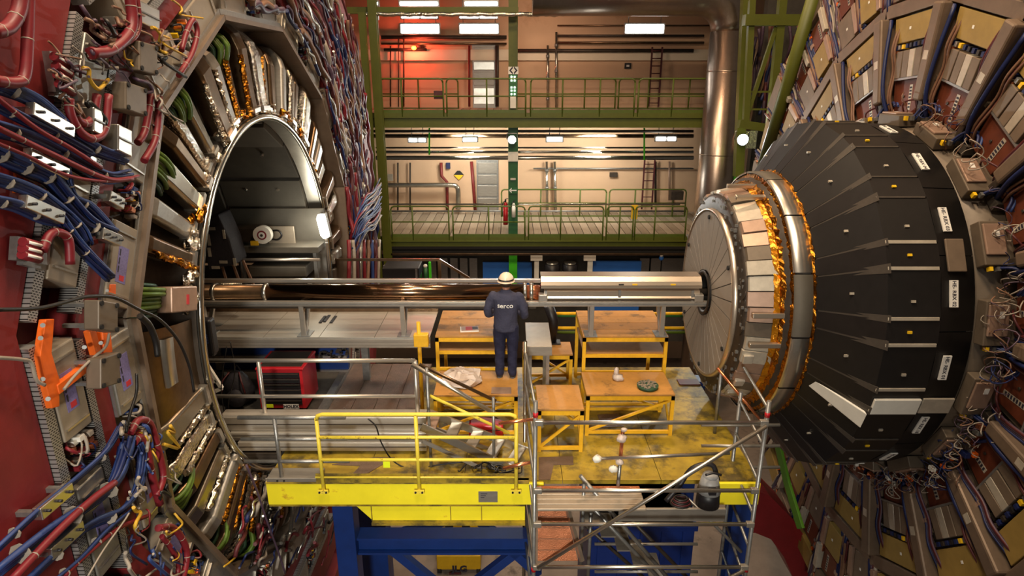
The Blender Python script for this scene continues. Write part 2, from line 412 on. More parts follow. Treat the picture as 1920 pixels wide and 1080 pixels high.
onface('junction_box', 'pale blue-white box at the foot of the upper column', 'box', 962, 192, 11, 22, YC, 'white_paint', .1)
YD = YN+.12
onface('column_band', 'white band wrapped around the lower green column', 'band', 962, 294, 19, 18, YD, 'white_paint', .4)
t = thing('arrow_sign', 'dark green sign with a white left arrow on the lower column', 'sign', W(962, 362, Y=YD))
a = W(953, 351, Y=YD); b = W(971, 363, Y=YD); MB().bb((a.x, YD, b.z), (b.x, YD+.03, a.z)).build('plate', 'green_dark', t)
c = (a+b)/2; MB().bb((c.x-.12, YD-.006, c.z-.018), (c.x+.12, YD, c.z+.018)).build('arrow_shaft', 'paper', t)
MB().prism([V(c.x-.15, YD-.006, c.z), V(c.x-.05, YD-.006, c.z+.09), V(c.x-.05, YD-.006, c.z+.045), V(c.x-.10, YD-.006, c.z), V(c.x-.05, YD-.006, c.z-.045), V(c.x-.05, YD-.006, c.z-.09)], (0, .006, 0)).build('arrow_head', 'paper', t)
onface('name_plate', 'small beige plate high on the lower green column', 'plate', 962, 336, 10, 4, YD, 'panel_cream', .03)
def bottle(name, label, px, py0, py1, Y, m, r=.1):
    p0 = W(px, py1, Y=Y); p1 = W(px, py0, Y=Y); h = p1.z-p0.z
    t = thing(name, label, 'extinguisher', p0)
    MB().cyl(p0, p0+V(0, 0, h*.7), r, 12).cyl(p0+V(0, 0, h*.7), p0+V(0, 0, h*.86), r, 12, r*.35).build('cylinder', m, t)
    MB().cyl(p0+V(0, 0, h*.84), p0+V(0, 0, h*.95), r*.35, 8).build('valve', 'plastic_black', t)
    MB().tube(cut([p0+V(0, -.03, h*.92), p0+V(-r*1.2, -.05, h*.8), p0+V(-r*1.2, -.05, h*.35)], 4), r*.16, 6).build('hose', 'plastic_black', t)
    MB().bar(p0+V(-.02, 0, h*.96), p0+V(r*1.1, 0, h), .03, .02).build('handle', 'plastic_black', t)
bottle('fire_extinguisher', 'red fire extinguisher standing left of the lower green column', 948, 372, 421, YN+.3, 'box_red', .085)
bottle('gas_bottle', 'pale grey small extinguisher fixed on the lower green column', 963, 376, 407, YN+.02, 'white_paint', .07)
# ---- lamps
def lamp(label, px, py, wpx, hpx, Y, m='lamp_white', seg=1, group='fluorescent lamps of the galleries'):
    a = W(px-wpx/2, py-hpx/2, Y=Y); b = W(px+wpx/2, py+hpx/2, Y=Y)
    t = thing('gallery_lamp', label, 'lamp', ((a.x+b.x)/2, Y, b.z), group=group)
    MB().bb((a.x-.04, Y+.03, b.z-.03), (b.x+.04, Y+.16, a.z+.05)).build('housing', 'galv', t, bevel=.01)
    n = seg; wd = (b.x-a.x)/n
    for i in range(n):
        MB().bb((a.x+wd*i+(.05 if i else 0), Y, b.z), (a.x+wd*(i+1), Y+.05, a.z)).build('diffuser', m, t, bevel=min(.05, (a.z-b.z)*.3))
    top = 6.16 if b.z > Z1 else 1.73
    for xx in (a.x+.1, b.x-.1): MB().cyl((xx, Y+.1, a.z), (xx, Y+.1, top), .012, 6).build('hanger', 'galv', t)
    return t
for px, py, wp, hp, Y, sg, l in [(787, 54, 72, 17, YN+.8, 1, 'large bright lamp above the red lamp'), (898, 54, 72, 17, YN+.8, 1, 'large bright lamp above the metal door'),
        (1209, 54, 71, 17, YN+.8, 1, 'large bright lamp above the small square sign'), (786, 31, 68, 6, YN+2.6, 2, 'narrow twin lamp behind the large lamp near the red lamp'),
        (897, 31, 70, 6, YN+2.6, 2, 'narrow twin lamp behind the large lamp above the metal door'), (785, 6.5, 72, 7, YN+.2, 1, 'lamp at the top edge above the red lamp'),
        (902, 6.5, 62, 7, YN+.2, 1, 'lamp at the top edge above the metal door'), (1208, 6.5, 68, 7, YN+.2, 1, 'lamp at the top edge left of the silver duct'),
        (1493, 6.5, 55, 6, YN, 2, 'lamp at the top edge right of the silver duct'),
        (782, 263, 32, 7, YN+1.2, 2, 'twin lamp under the upper gallery at far left'), (881, 262, 26, 7, YN+1.2, 1, 'lamp under the upper gallery left of the floodlight'),
        (1040, 261.5, 29, 8, YN+1.2, 1, 'lamp under the upper gallery right of the floodlight'), (1249, 260.5, 37, 7, YN+1.2, 2, 'lamp under the upper gallery near the silver duct'),
        (700, 6.5, 16, 6, YN, 1, 'short lamp at the top edge beside the left column'), (702, 33, 10, 6, YN+.6, 1, 'very short lamp near the top beside the left column')]:
    lamp(l, px, py, wp, hp, Y, seg=sg)
def flood(label, px, py, Y, r, power, tgt):
    p = W(px, py, Y=Y); t = thing('floodlight', label, 'lamp', p)
    MB().cyl(p, p+V(0, .03, 0), r, 16).build('lens', 'lamp_flood', t)
    MB().cyl(p+V(0, .01, 0), p+V(0, .3, 0), r*1.15, 16, r*.6).build('housing', 'plastic_black', t)
    MB().tube([p+V(-r*1.3, .12, 0), p+V(-r*1.3, .12, r*1.5), p+V(r*1.3, .12, r*1.5), p+V(r*1.3, .12, 0)], .02, 6).build('bracket', 'galv', t)
    area('flood_light', p-V(0, .06, 0), tgt, .2, power, (.95, 1.0, .95))
flood('dazzling round floodlight on the green column between the galleries', 960, 262, YN-.15, .13, 220, (0, 0, -2))
flood('bright floodlight beside the silver duct behind the black cone', 1393, 262, 10.0, .16, 160, (6, 2, 0))
p = W(776, 90, Y=YW-.35); t = thing('alarm_lamp', 'glowing red-orange alarm lamp on the upper back wall', 'lamp', p-V(0, 0, .12))
MB().sphere(p, .10, 12, (1, 1, .8)).build('dome', 'lamp_red', t)
MB().cyl(p+V(.1, .05, .06), p+V(.35, .3, .06), .05, 10).build('bracket', 'dark_steel', t)
point('alarm_glow', p+V(0, -.2, 0), 130, (1.0, .10, .05), .12)
area('gallery_glow', W(1010, 30, Y=YN+1.4), (1.5, YW, 3.4), 1.4, 60, (1.0, .66, .46))
area('gallery_glow', W(870, 262, Y=YN+1.6), (-1.5, YW, -.5), 1.2, 210, (1.0, .93, .78))
area('gallery_glow', W(1130, 262, Y=YN+1.6), (2.5, YW, -.5), 1.2, 210, (1.0, .93, .78))
# ---- pipes, ladders and boxes on the back wall
def pipe(label, pts, Y, rpx, m, cat='pipe', group=None, name='wall_pipe', smooth=0, collars=0):
    P = [W(px, py, Y=Y) for px, py in pts]; d = (P[0]-CAM).dot(FW); r = rpx/FPX*d
    if smooth: P = cut(P, smooth)
    if not collars: return tag(MB().tube(P, r, 10).build(name, m), label, cat, group)
    t = thing(name, label, cat, P[-1], group=group); MB().tube(P, r, 10).build('tube', m, t)
    for i in range(collars):
        q = P[0].lerp(P[-1], (i+.5)/collars); u = (P[-1]-P[0]).normalized(); MB().cyl(q-u*.06, q+u*.06, r*1.35, 10).build('collar', 'galv', t)
    return t
yw = YW-.2
pipe('left of two silver riser pipes on the upper back wall', [(1027, 85), (1027, 205)], yw, 2.4, 'pipe_silver', collars=3)
pipe('right of two silver riser pipes on the upper back wall', [(1043, 60), (1043, 205)], yw, 2.4, 'pipe_silver', collars=3)
pipe('left of two silver riser pipes on the lower back wall', [(1025, 303), (1026, 400)], yw, 2.6, 'pipe_silver', collars=3)
pipe('right of two silver riser pipes on the lower back wall', [(1040, 303), (1042, 400)], yw, 2.6, 'pipe_silver', collars=3)
for i, (py, a, b, rp, m, l) in enumerate([(48, 1045, 1330, 1.5, 'duct_bronze', 'topmost thin brown conduit on the upper back wall'), (67, 1045, 1320, 2.2, 'dark_steel', 'second dark conduit on the upper back wall'),
        (80, 1045, 1320, 2.2, 'duct_bronze', 'third brown conduit on the upper back wall'), (95, 960, 1300, 3.4, 'dark_steel', 'lowest and thickest dark conduit on the upper back wall'),
        (82, 715, 950, 2.0, 'duct_bronze', 'thin brown conduit above the red lamp'), (70, 715, 950, 3.6, 'dark_steel', 'thick dark conduit above the red lamp'),
        (93, 720, 800, 2.6, 'dark_steel', 'short dark conduit beside the red lamp')]):
    pipe(l, [(a, py), (b, py)], yw+.02, rp, m)
for px, a, b, rp, l in [(732, 86, 200, 1.3, 'leftmost thin dark riser pipe near the red lamp'), (747, 70, 200, 1.0, 'hair-thin dark riser pipe left of the red lamp'), (757, 60, 200, 1.5, 'dark riser pipe just left of the red lamp'),
        (880, 85, 200, 2.2, 'dark red post at the left edge of the metal door'), (932, 85, 200, 3.5, 'grey post at the right edge of the metal door'),
        (746, 305, 395, 1.6, 'left dark riser pipe on the lower back wall'), (769, 305, 395, 1.6, 'right dark riser pipe on the lower back wall')]:
    pipe(l, [(px, a), (px, b)], yw, rp, 'red_pipe' if px == 880 else 'dark_steel')
def ladder(label, px0, px1, py0, py1, Y, m, n):
    a = W(px0, py1, Y=Y); b = W(px1, py0, Y=Y); t = thing('wall_ladder', label, 'ladder', ((a.x+b.x)/2, Y, a.z))
    for x in (a.x, b.x): MB().bb((x-.03, Y-.03, a.z), (x+.03, Y+.03, b.z)).build('stile', m, t)
    for i in range(n):
        z = a.z+(b.z-a.z)*(i+.5)/n; MB().cyl((a.x, Y, z), (b.x, Y, z), .02, 6).build('rung', m, t)
ladder('dark wall ladder on the upper gallery left of the silver duct', 1216, 1242, 88, 200, yw-.1, 'red_dark', 8)
ladder('dark red wall ladder on the lower gallery left of the silver duct', 1203, 1228, 300, 392, yw-.1, 'red_dark', 6)
pipe('tall dark post right of the lower wall ladder', [(1229, 303), (1229, 380)], yw, 2.2, 'dark_steel')
pipe('tan post beside the lower wall ladder', [(1255, 303), (1255, 375)], yw, 2.2, 'panel_pink')
t = thing('wall_sign', 'small square black and white sign on the upper back wall', 'sign', W(1177, 130, Y=YW-.05))
a = W(1171.5, 118, Y=YW-.05); b = W(1183, 129, Y=YW-.05); MB().bb((a.x, YW-.05, b.z), (b.x, YW, a.z)).build('frame', 'plastic_black', t)
MB().bb((a.x+.07, YW-.06, b.z+.07), (b.x-.07, YW-.045, a.z-.07)).build('plate', 'paper', t)
# metal door on the upper gallery
yd = YW-.08; a = W(885, 84, Y=yd); b = W(930, 205, Y=yd)
t = struct(MB().bb((a.x, yd, Z1), (b.x, yd+.08, a.z)).build('door_1', 'alu_dull'))
for y0, y1 in ((88, 112), (116, 131), (136, 160), (165, 195)):
    c0 = W(888, y0, Y=yd); c1 = W(927, y1, Y=yd); MB().bb((c0.x, yd-.03, c1.z), (c1.x, yd+.01, c0.z)).build('door_panel', 'alu_bright' if y0 in (116, 165) else 'alu_dull', t, bevel=.01)
yd = YW-.06; a = W(893, 300, Y=yd); b = W(935, 402, Y=yd)
t = struct(MB().bb((a.x, yd, Z2), (b.x, yd+.06, a.z)).build('door_2', 'galv'))
for y0, y1 in ((305, 325), (328, 345), (348, 368), (371, 398)):
    c0 = W(896, y0, Y=yd); c1 = W(932, y1, Y=yd); MB().bb((c0.x, yd-.03, c1.z), (c1.x, yd+.01, c0.z)).build('door_panel', 'alu_dull', t, bevel=.01)
t = thing('hazard_sign', 'diamond sign, black above and yellow below, on the lower back wall', 'sign', W(860, 339, Y=YW-.1))
c = W(860, 328, Y=YW-.1); q = .21
MB().prism([c+V(-q, 0, 0), c+V(q, 0, 0), c+V(0, 0, -q)], (0, .04, 0)).build('lower_half', 'hook_yellow', t)
MB().prism([c+V(-q, 0, 0), c+V(-q*.3, 0, q*.8), c+V(q*.3, 0, q*.8), c+V(q, 0, 0)], (0, .04, 0)).build('upper_half', 'plastic_black', t)
onface('wall_box', 'small dark blue box on the lower back wall above the hazard sign', 'box', 840, 311, 8, 11, yw, 'blue_cable', .15)
onface('wall_panel', 'pale panel with a dark switch on the lower back wall at far left', 'panel', 729, 333, 16, 13, yw, 'panel_cream', .08)
pipe('silver lagged pipe bending down beside the hazard sign', [(722, 347), (780, 347), (845, 347), (856, 350), (859, 360), (859, 392)], yw-.5, 4.6, 'pipe_silver', smooth=4)
pipe('dark red pipe with an orange elbow left of the hazard sign', [(827, 305), (828, 330), (838, 341), (839, 395)], yw-.1, 3.0, 'red_pipe')
pipe('slanted dark red pipe left of the lower metal door', [(884, 303), (891, 395)], yw-.1, 3.0, 'red_pipe')
for l, px0, px1, py, rp, Y, m in [('upper silver pipe running under the upper gallery', 705, 1300, 285, 2.6, YN+1.4, 'pipe_silver'), ('lower bright silver pipe running under the upper gallery', 705, 1300, 296, 4.0, YN+1.6, 'pipe_silver'),
        ('thin dark pipe under the upper gallery', 705, 1300, 277, 1.6, YN+1.5, 'dark_steel'), ('brown pipe behind the lamps under the upper gallery', 700, 1300, 255, 3.5, YN+1.9, 'duct_bronze'),
        ('dark pipe directly below the upper gallery beam', 700, 1300, 246, 2.5, YN+1.0, 'dark_steel'),
        ('bright silver handrail pipe along the lower gallery', 722, 1275, 383, 1.7, YN+.55, 'pipe_silver'),
        ('grey pipe along the foot of the lower back wall', 724, 1290, 396, 1.8, YW-.6, 'galv'),
        ('grey conduit across the lower back wall', 1000, 1300, 316, 1.6, yw, 'galv')]:
    pipe(l, [(px0, py), (px1, py)], Y, rp, m)
pipe('left bright green hanger under the upper gallery', [(805, 240), (805, 290)], YN+1.2, 1.6, 'green_bright', 'bracket', name='pipe_hanger')
pipe('right bright green hanger under the upper gallery', [(1208, 240), (1208, 300)], YN+1.2, 1.6, 'green_bright', 'bracket', name='pipe_hanger')
onface('yellow_box', 'upright yellow box hanging on the lower gallery rail', 'box', 1190, 398, 10, 26, YN+.08, 'hook_yellow', .1)
onface('floor_machine', 'dark grey machine on the lower gallery at right', 'machine', 1270, 367, 22, 16, YW-1.6, 'dark_steel', .4)
onface('wall_vent', 'dark wedge-shaped lamp bracket on the lower back wall', 'bracket', 1151, 328, 14, 8, yw, 'dark_steel', .2)
onface('barrier_plate', 'dark red plate on the rail under the red lamp', 'plate', 822, 178, 18, 16, YN+.03, 'red_dark', .04)
# silver tinsel-like flexible hose across the top
P = [W(680+i*8, 27+.7*math.sin(i*1.3), Y=YN-.3) for i in range(49)]
tag(MB().tube(P, .055, 8, [1+.35*(i % 2) for i in range(49)]).build('flexible_hose', 'foil_silver'), 'crinkled silver flexible hose stretched across the top of the galleries', 'hose')
# top green cross beam
a = W(690, 13, Y=YN-.1); b = W(1400, 24, Y=YN-.1)
t = thing('cross_beam', 'green cross beam along the top of the upper gallery', 'beam', (0, YN-.1, b.z))
MB().bb((-5.2, YN-.1, b.z), (.2, YN-.06, a.z)).build('web', 'green_beam', t); MB().bb((-5.2, YN-.2, b.z-.03), (.2, YN+.05, b.z)).build('flange', 'green_beam', t)
# big silver duct with elbow
Yd = 11.2; pts = [W(1338, 520, Y=Yd), W(1345, 300, Y=Yd), W(1351, 60, Y=Yd)]; x = pts[1].x; z1 = pts[2].z
t = thing('ventilation_duct', 'large silver ventilation duct rising at the right end of the galleries', 'duct', (x, Yd, -7))
MB().cyl((x, Yd, -7), (x, Yd, z1), .58, 28).build('riser', 'duct_silver', t)
E = [V(x, Yd, z1)]+[V(x-1.0+1.0*math.cos(R_(a_)), Yd, z1+1.0*math.sin(R_(a_))) for a_ in range(15, 91, 15)]+[V(x-6, Yd, z1+1.0)]
MB().tube(E, .56, 24).build('elbow', 'duct_silver', t)
for i in range(26):
    z = -6.6+i*.42
    if z < z1 and i % 6 == 0: MB().rev([(-.02, .58), (0, .592), (.02, .58)], 28).build('seam', 'duct_silver', t)
for i, s_ in enumerate([c for c in t.children if c.name.startswith('seam')]):
    s_.location = V(x, Yd, -6.6+i*2.52)-V(x, Yd, -7); s_.rotation_euler = (0, R_(-90), 0)
    Mi = FRAME[t.name]
    for v in s_.data.vertices: v.co = Mi @ v.co
# green tower at right
t = thing('steel_tower', 'green steel service tower between the silver duct and the right disc', 'tower', W(1420, 330, Y=9))
def tb(name, p0, p1, Y0, wd, m='green_beam', Y1=None): MB().bar(W(*p0, Y=Y0), W(*p1, Y=Y1 or Y0), wd).build(name, m, t)
tb('post', (1400, -10), (1384, 330), 10.2, .26); tb('post', (1468, -10), (1438, 300), 9, .2); tb('post', (1410, 0), (1398, 230), 9, .16)
MB().cyl(W(1530, -20, X=5.75), W(1428, 320, X=5.75), .13, 12).build('diagonal_post', 'green_beam', t)
tb('beam', (1395, 38), (1520, 38), 9, .28); tb('beam', (1385, 232), (1440, 240), 9, .22)
tb('brace', (1455, 50), (1398, 225), 9, .1)
for y in (172, 205): tb('rung', (1400, y), (1445, y), 9, .05)
onface('lit_machine', 'shiny white machine beside the floodlight behind the black cone', 'machine', 1404, 262, 26, 34, 10.6, 'foil_silver', .5)
onface('green_cabinet', 'bright green cabinet beside the foot of the silver duct', 'cabinet', 1370, 335, 16, 60, 10.9, 'green_bright', .5)
# far rack of cables seen through the tower
for i in range(26):
    HM, HN = random.choice([('purple_cable', 'purple'), ('blue_cable', 'dark blue'), ('red_dark', 'dark red'), ('tan_cable', 'tan')]); px = random.uniform(1404, 1500); y0 = random.uniform(40, 110); pts = [W(px+random.uniform(-5, 5)-k*5, y0+k*34, Y=11+random.uniform(-.2, .2)) for k in range(5)]
    tag(MB().tube(cut(pts, 3), .05, 5).build('hanging_cable', HM), HN+' cable hanging behind the green tower, %s part' % ('left' if px < 1436 else 'middle' if px < 1468 else 'right'), 'cable', 'cables hanging behind the green tower')
tag(MB().bb((7.9, 11.8, -3), (12.5, 12.1, 6.0)).build('cable_screen', 'slab_dark'), 'dark wall screen behind the hanging cables at upper right', 'screen')
# ---- below the lower gallery
def hbar(name, label, cat, px0, px1, py0, py1, Y, m, dep=.1):
    a = W(px0, py0, Y=Y); b = W(px1, py1, Y=Y); return tag(MB().bb((a.x, Y, b.z), (b.x, Y+dep, a.z)).build(name, m, bevel=.005), label, cat)
hbar('cable_tray', 'black cable tray hung under the lower gallery', 'tray', 722, 1290, 463, 474, YN-.1, 'black_gap', .5)
hbar('rust_pipe', 'rusty brown pipe below the black cable tray', 'pipe', 722, 1290, 475, 479, YN-.3, 'duct_bronze', .06)
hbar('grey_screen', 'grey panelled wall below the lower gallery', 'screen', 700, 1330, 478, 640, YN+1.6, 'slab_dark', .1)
for i, px in enumerate([812, 833, 852, 870, 888, 1208, 1226, 1250, 1272]):
    hbar('wall_panel', 'grey upright wall panel below the lower gallery, %s' % ('left of the blue panels' if px < 900 else 'right of the blue panels'), 'panel', px-8, px+8, 484, 560, YN+1.5, 'alu_dull', .06)['group'] = 'grey wall panels below the gallery'
hbar('equipment_screen', 'larger blue panel behind the helmeted man', 'panel', 905, 997, 492, 545, YN+.4, 'blue_panel')
hbar('equipment_screen', 'smaller blue panel behind the aluminium trough', 'panel', 1110, 1196, 490, 600, YN+.4, 'blue_panel')
for px, l in ((1006, 'left'), (1106, 'right')):
    t = thing('white_post', '%s white post with a wide cap below the lower gallery' % l, 'post', W(px, 525, Y=YN))
    a = W(px-4, 488, Y=YN); b = W(px+4, 530, Y=YN); MB().bb((a.x, YN, b.z), (b.x, YN+.1, a.z)).build('shaft', 'white_paint', t)
    a = W(px-11, 476, Y=YN-.05); b = W(px+11, 489, Y=YN-.05); MB().bb((a.x, YN-.05, b.z), (b.x, YN+.15, a.z)).build('cap', 'white_paint', t)
for px in (1035, 1068):
    t = thing('pump_unit', 'dark pump with a shiny lid, %s of the pair behind the trough' % ('left' if px < 1050 else 'right'), 'pump', W(px, 515, Y=YN))
    p = W(px, 520, Y=YN); MB().cyl(p, p+V(0, 0, .5), .27, 16).build('body', 'plastic_black', t); MB().cyl(p+V(0, 0, .5), p+V(0, 0, .56), .22, 16).build('lid', 'alu_bright', t)
for i in range(7):
    px = 737+i*10.3; p = W(px, 530, Y=8.0); t = thing('insulator', 'upright green and white insulator in the row behind the dark tray', 'insulator', p, group='row of insulators')
    MB().cyl(p, p+V(0, 0, .45), .055, 10).build('stem', 'green_dark', t); MB().sphere(p+V(0, 0, .5), .06, 10).build('cap', 'white_paint', t)
t = thing('dark_tray', 'low dark tray table behind the beam pipe at left', 'tray', W(750, 522, Y=6.0))
a = W(716, 503, Y=6.0); b = W(786, 522, Y=6.0); MB().bb((a.x, 6.0, b.z), (b.x, 6.7, a.z)).build('body', 'drawer_black', t, bevel=.02)
MB().bb((b.x-.09, 5.98, b.z+.02), (b.x-.04, 6.0, a.z-.02)).build('label_strip', 'alu_bright', t)
p = W(735, 503, Y=6.35); t = thing('round_tin', 'round pale tin with reddish contents on the dark tray', 'tin', p)
MB().rev([(0, .02), (0, .2), (.08, .22), (.08, .2), (.03, .19)], 20).build('dish', 'alu_dull', t, local=True); t.rotation_euler = (0, R_(-90), 0)
MB().sphere((.05, 0, 0), .19, 12, (.25, 1, 1)).build('contents', 'tan_cable', t, local=True)
P = [W(540, 487, Y=3.0), W(824, 487, Y=3.0), W(880, 522, Y=3.0)]
t = thing('brown_handrail', 'brown metal handrail sloping down behind the beam pipe', 'railing', (P[1].x, 3.0, P[2].z-.5))
MB().bar(P[0], P[1], .05).build('rail', 'duct_bronze', t); MB().bar(P[1], P[2], .05).build('sloped_rail', 'duct_bronze', t); MB().bar(P[1], P[1]-V(0, 0, 1.0), .07).build('post', 'duct_bronze', t)
hbar('green_post', 'bright green post behind the row of insulators', 'post', 803, 809, 492, 530, 9.0, 'green_bright')
t = thing('blue_valve', 'small blue and white valve on the wall near the pale disc', 'valve', W(1240, 487, Y=YN))
p = W(1240, 484, Y=YN); MB().sphere(p, .09, 10).build('bulb', 'blue_panel', t); MB().cyl(p+V(0, 0, .05), p+V(0, 0, .15), .06, 10).build('neck', 'white_paint', t)
# yellow and green rails behind the tables
for py, m, l in ((588, 'table_yellow', 'upper yellow bar seen between the tables'), (592, 'green_dark', 'green bar below the upper yellow bar between the tables'), (615, 'table_yellow', 'lower yellow bar seen between the tables'), (623, 'green_rail', 'green pipe below the lower yellow bar between the tables')):
    a = W(1030, py, Y=2.6); b = W(1300, py, Y=2.6); tag(MB().cyl(a, b, .035, 8).build('cross_bar', m), l, 'bar')
# ================================================================ LEFT: barrel wheel, vacuum tank and bore
T15 = math.tan(R_(15))
def seg(mb, r0, r1, h0, h1, a=15.0):
    """one dodecagon sector slab in the sector frame (x = out of the face, y = radius, z = tangent)"""
    t = math.tan(R_(a))
    return mb.prism([V(h0, r0, -r0*t), V(h0, r1, -r1*t), V(h0, r1, r1*t), V(h0, r0, r0*t)], (h1-h0, 0, 0))
wheel = thing('yoke_wheel', 'huge dark red steel wheel at left with a twelve-sided opening', 'wheel', (XL, 0, 0))
def rotx(o, phi): o.rotation_euler = (R_(phi), 0, 0); return o
LAY = [(4.42, 4.68), (5.28, 6.05), (6.55, 7.3)]
protos = {}
for k in range(12):
    for i, (a, b) in enumerate(LAY):
        if i in protos:
            o = protos[i].copy(); COL.objects.link(o)
        else:
            o = seg(MB(), a+.004, b-.004, -.25, 0.0).build('steel_plate', 'red_steel', wheel, local=True); protos[i] = o
        rotx(o, 30*k)
    if 'b' in protos: o = protos['b'].copy(); COL.objects.link(o)
    else: o = seg(MB(), 3.99, 7.4, -.6, -.25).build('back_plate', 'red_dark', wheel, local=True); protos['b'] = o
    rotx(o, 30*k)
    if 'e' in protos: o = protos['e'].copy(); COL.objects.link(o)
    else:
        o = seg(MB(), 3.93, 3.99, -.6, .10, 14.9).build('edge_angle', 'arm_grey', wheel, local=True); protos['e'] = o
    rotx(o, 30*k)
    if 'l' in protos: o = protos['l'].copy(); COL.objects.link(o)
    else: o = seg(MB(), 3.99, 4.06, .02, .05, 14.9).build('edge_lip', 'alu_dull', wheel, local=True); protos['l'] = o
    rotx(o, 30*k)
# ---- aluminium chamber covers, three to a sector in ring A, three in ring B, ring C further out
def where(phi): return clock(hourL(phi))
def cover(phi, r0, r1, t0, t1, h, ring, sticker, n):
    label = 'aluminium chamber cover in the %s ring of the red wheel, at %s' % (ring, where(phi+math.degrees(math.atan2((t0+t1)/2, (r0+r1)/2))))
    t = thing('chamber_cover', label, 'cover', (XL, 0, 0), (R_(phi), 0, 0), 'chamber covers on the red wheel')
    m = 'alu_tan' if (n % 3) else 'alu_dull'
    MB().bb((-.24, r0, t0), (h, r1, t1)).build('cover', m, t, local=True, bevel=.012)
    for f in (.12, .88): MB().bb((h-.002, r0+.03, t0+(t1-t0)*f-.008), (h+.016, r1-.03, t0+(t1-t0)*f+.008)).build('rib', 'alu_bright', t, local=True)
    for s_ in (r0-.02, r1-.01): MB().bb((-.2, s_, t0), (h*.6, s_+.03, t1)).build('side_flange', 'galv', t, local=True)
    if sticker:
        c = (t0+t1)/2; MB().bb((h, r0+.10, c-.17), (h+.003, r1-.10, c+.17)).build('sticker', 'sticker_blue', t, local=True)
        MB().bb((h+.003, r0+.13, c+.10), (h+.005, r0+.20, c+.15)).build('sticker_mark', 'red_ink', t, local=True)
        for q in range(3): MB().bb((h+.003, r1-.13, c-.14+q*.08), (h+.005, r1-.115, c-.08+q*.08)).build('sticker_line', 'ink', t, local=True)
    return t
ELC = ['red_hose', 'white_paint', 'blue_light', 'alu_bright', 'hook_yellow', 'plastic_black', 'white_cable', 'copper_tip']
def bay(phi, r0, r1, t0, t1, ring):
    ph = phi+math.degrees(math.atan2((t0+t1)/2, (r0+r1)/2))
    t = thing('connector_bay', 'open connector bay full of small coloured plugs, %s ring at %s' % (ring, where(ph)), 'electronics', (XL, 0, 0), (R_(phi), 0, 0), 'connector bays on the red wheel')
    MB().bb((-.24, r0, t0), (-.06, r1, t1)).build('back_plate', 'dark_steel', t, local=True)
    n = 14
    for i in range(n):
        y = random.uniform(r0+.04, r1-.04); z = random.uniform(t0+.04, t1-.04); s_ = random.uniform(.02, .05)
        MB().box((-.03+random.uniform(0, .06), y, z), (.1, s_*1.4, s_)).build('plug', random.choice(ELC), t, local=True)
    for i in range(6):
        y = random.uniform(r0+.05, r1-.05); z = random.uniform(t0+.05, t1-.05)
        p = [V(-.05, y, z), V(.09, y+random.uniform(-.06, .06), z+random.uniform(-.05, .05)), V(.05, y+random.uniform(-.12, .12), z+random.uniform(-.12, .12)), V(-.05, y+random.uniform(-.1, .1), z+random.uniform(-.16, .16))]
        MB().tube(cut(p, 4), random.choice([.006, .009, .014]), 5).build('lead', random.choice(['red_hose', 'white_cable', 'blue_cable', 'black_cable', 'white_cable']), t, local=True)
def tray(phi, r0, r1, t0, t1, ring):
    o = MB().bb((-.1, r0, t0), (.05, r1, t1)).build('cable_tray', 'perforated'); lo = o.location.copy()
    for v in o.data.vertices: v.co += lo          # keep the vertices in the sector frame
    o.location = (XL, 0, 0)
    o.rotation_euler = (R_(phi), 0, 0)
    tag(o, 'perforated grey cable tray along the %s ring of the red wheel at %s' % (ring, where(phi+math.degrees(math.atan2((t0+t1)/2, r0)))), 'tray', 'perforated trays on the red wheel')
n = 0
for phi in (180, 150, 120, 90, 60, 30, 0, -30, 210, 240, 270):
    near = phi in (180, 150, 210, 120, 240)
    # inner ring
    bay(phi, 4.06, 4.38, -.22, .18, 'inner')
    cover(phi, 4.05, 4.40, -1.0, -.25, .05, 'inner', phi in (180, 210), n); n += 1
    cover(phi, 4.05, 4.40, .22, 1.0, .05, 'inner', phi in (150, 180), n); n += 1
    tray(phi, 4.68, 4.77, -1.15, 1.15, 'middle')
    cover(phi, 4.80, 5.14, -1.2, -.42, .06, 'middle', phi in (180, 210), n); n += 1
    bay(phi, 4.80, 5.12, -.40, -.02, 'middle')
    cover(phi, 4.80, 5.14, .02, .95, .06, 'middle', phi in (180,), n); n += 1
    tray(phi, 5.17, 5.27, -1.3, 1.3, 'outer')
    if phi in (150, 120, 90, 60, 30, 0):
        cover(phi, 6.08, 6.50, -1.5, -.3, .06, 'outer', False, n); n += 1
        cover(phi, 6.08, 6.50, -.2, 1.4, .06, 'outer', False, n); n += 1
# ---- vacuum tank end: annulus, bright rim
tank = thing('vacuum_tank', 'round steel tank end with a bright rim around the open bore', 'tank', (XL, 0, 0))
MB().rev([(-.80, 3.92), (-.45, 3.75), (-.34, 3.6), (-.30, 2.95), (-.02, 2.74)], 72).build('end_plate', 'dark_steel', tank, local=True)
MB().rev([(.02+.035*math.cos(R_(a_)), 2.70+.05*math.sin(R_(a_))) for a_ in range(0, 360, 45)], 96, closed=True).build('rim', 'rim_steel', tank, local=True)
MB().rev([(.0, 2.70), (-.25, 2.69)], 96).build('inner_lip', 'alu_bright', tank, local=True)
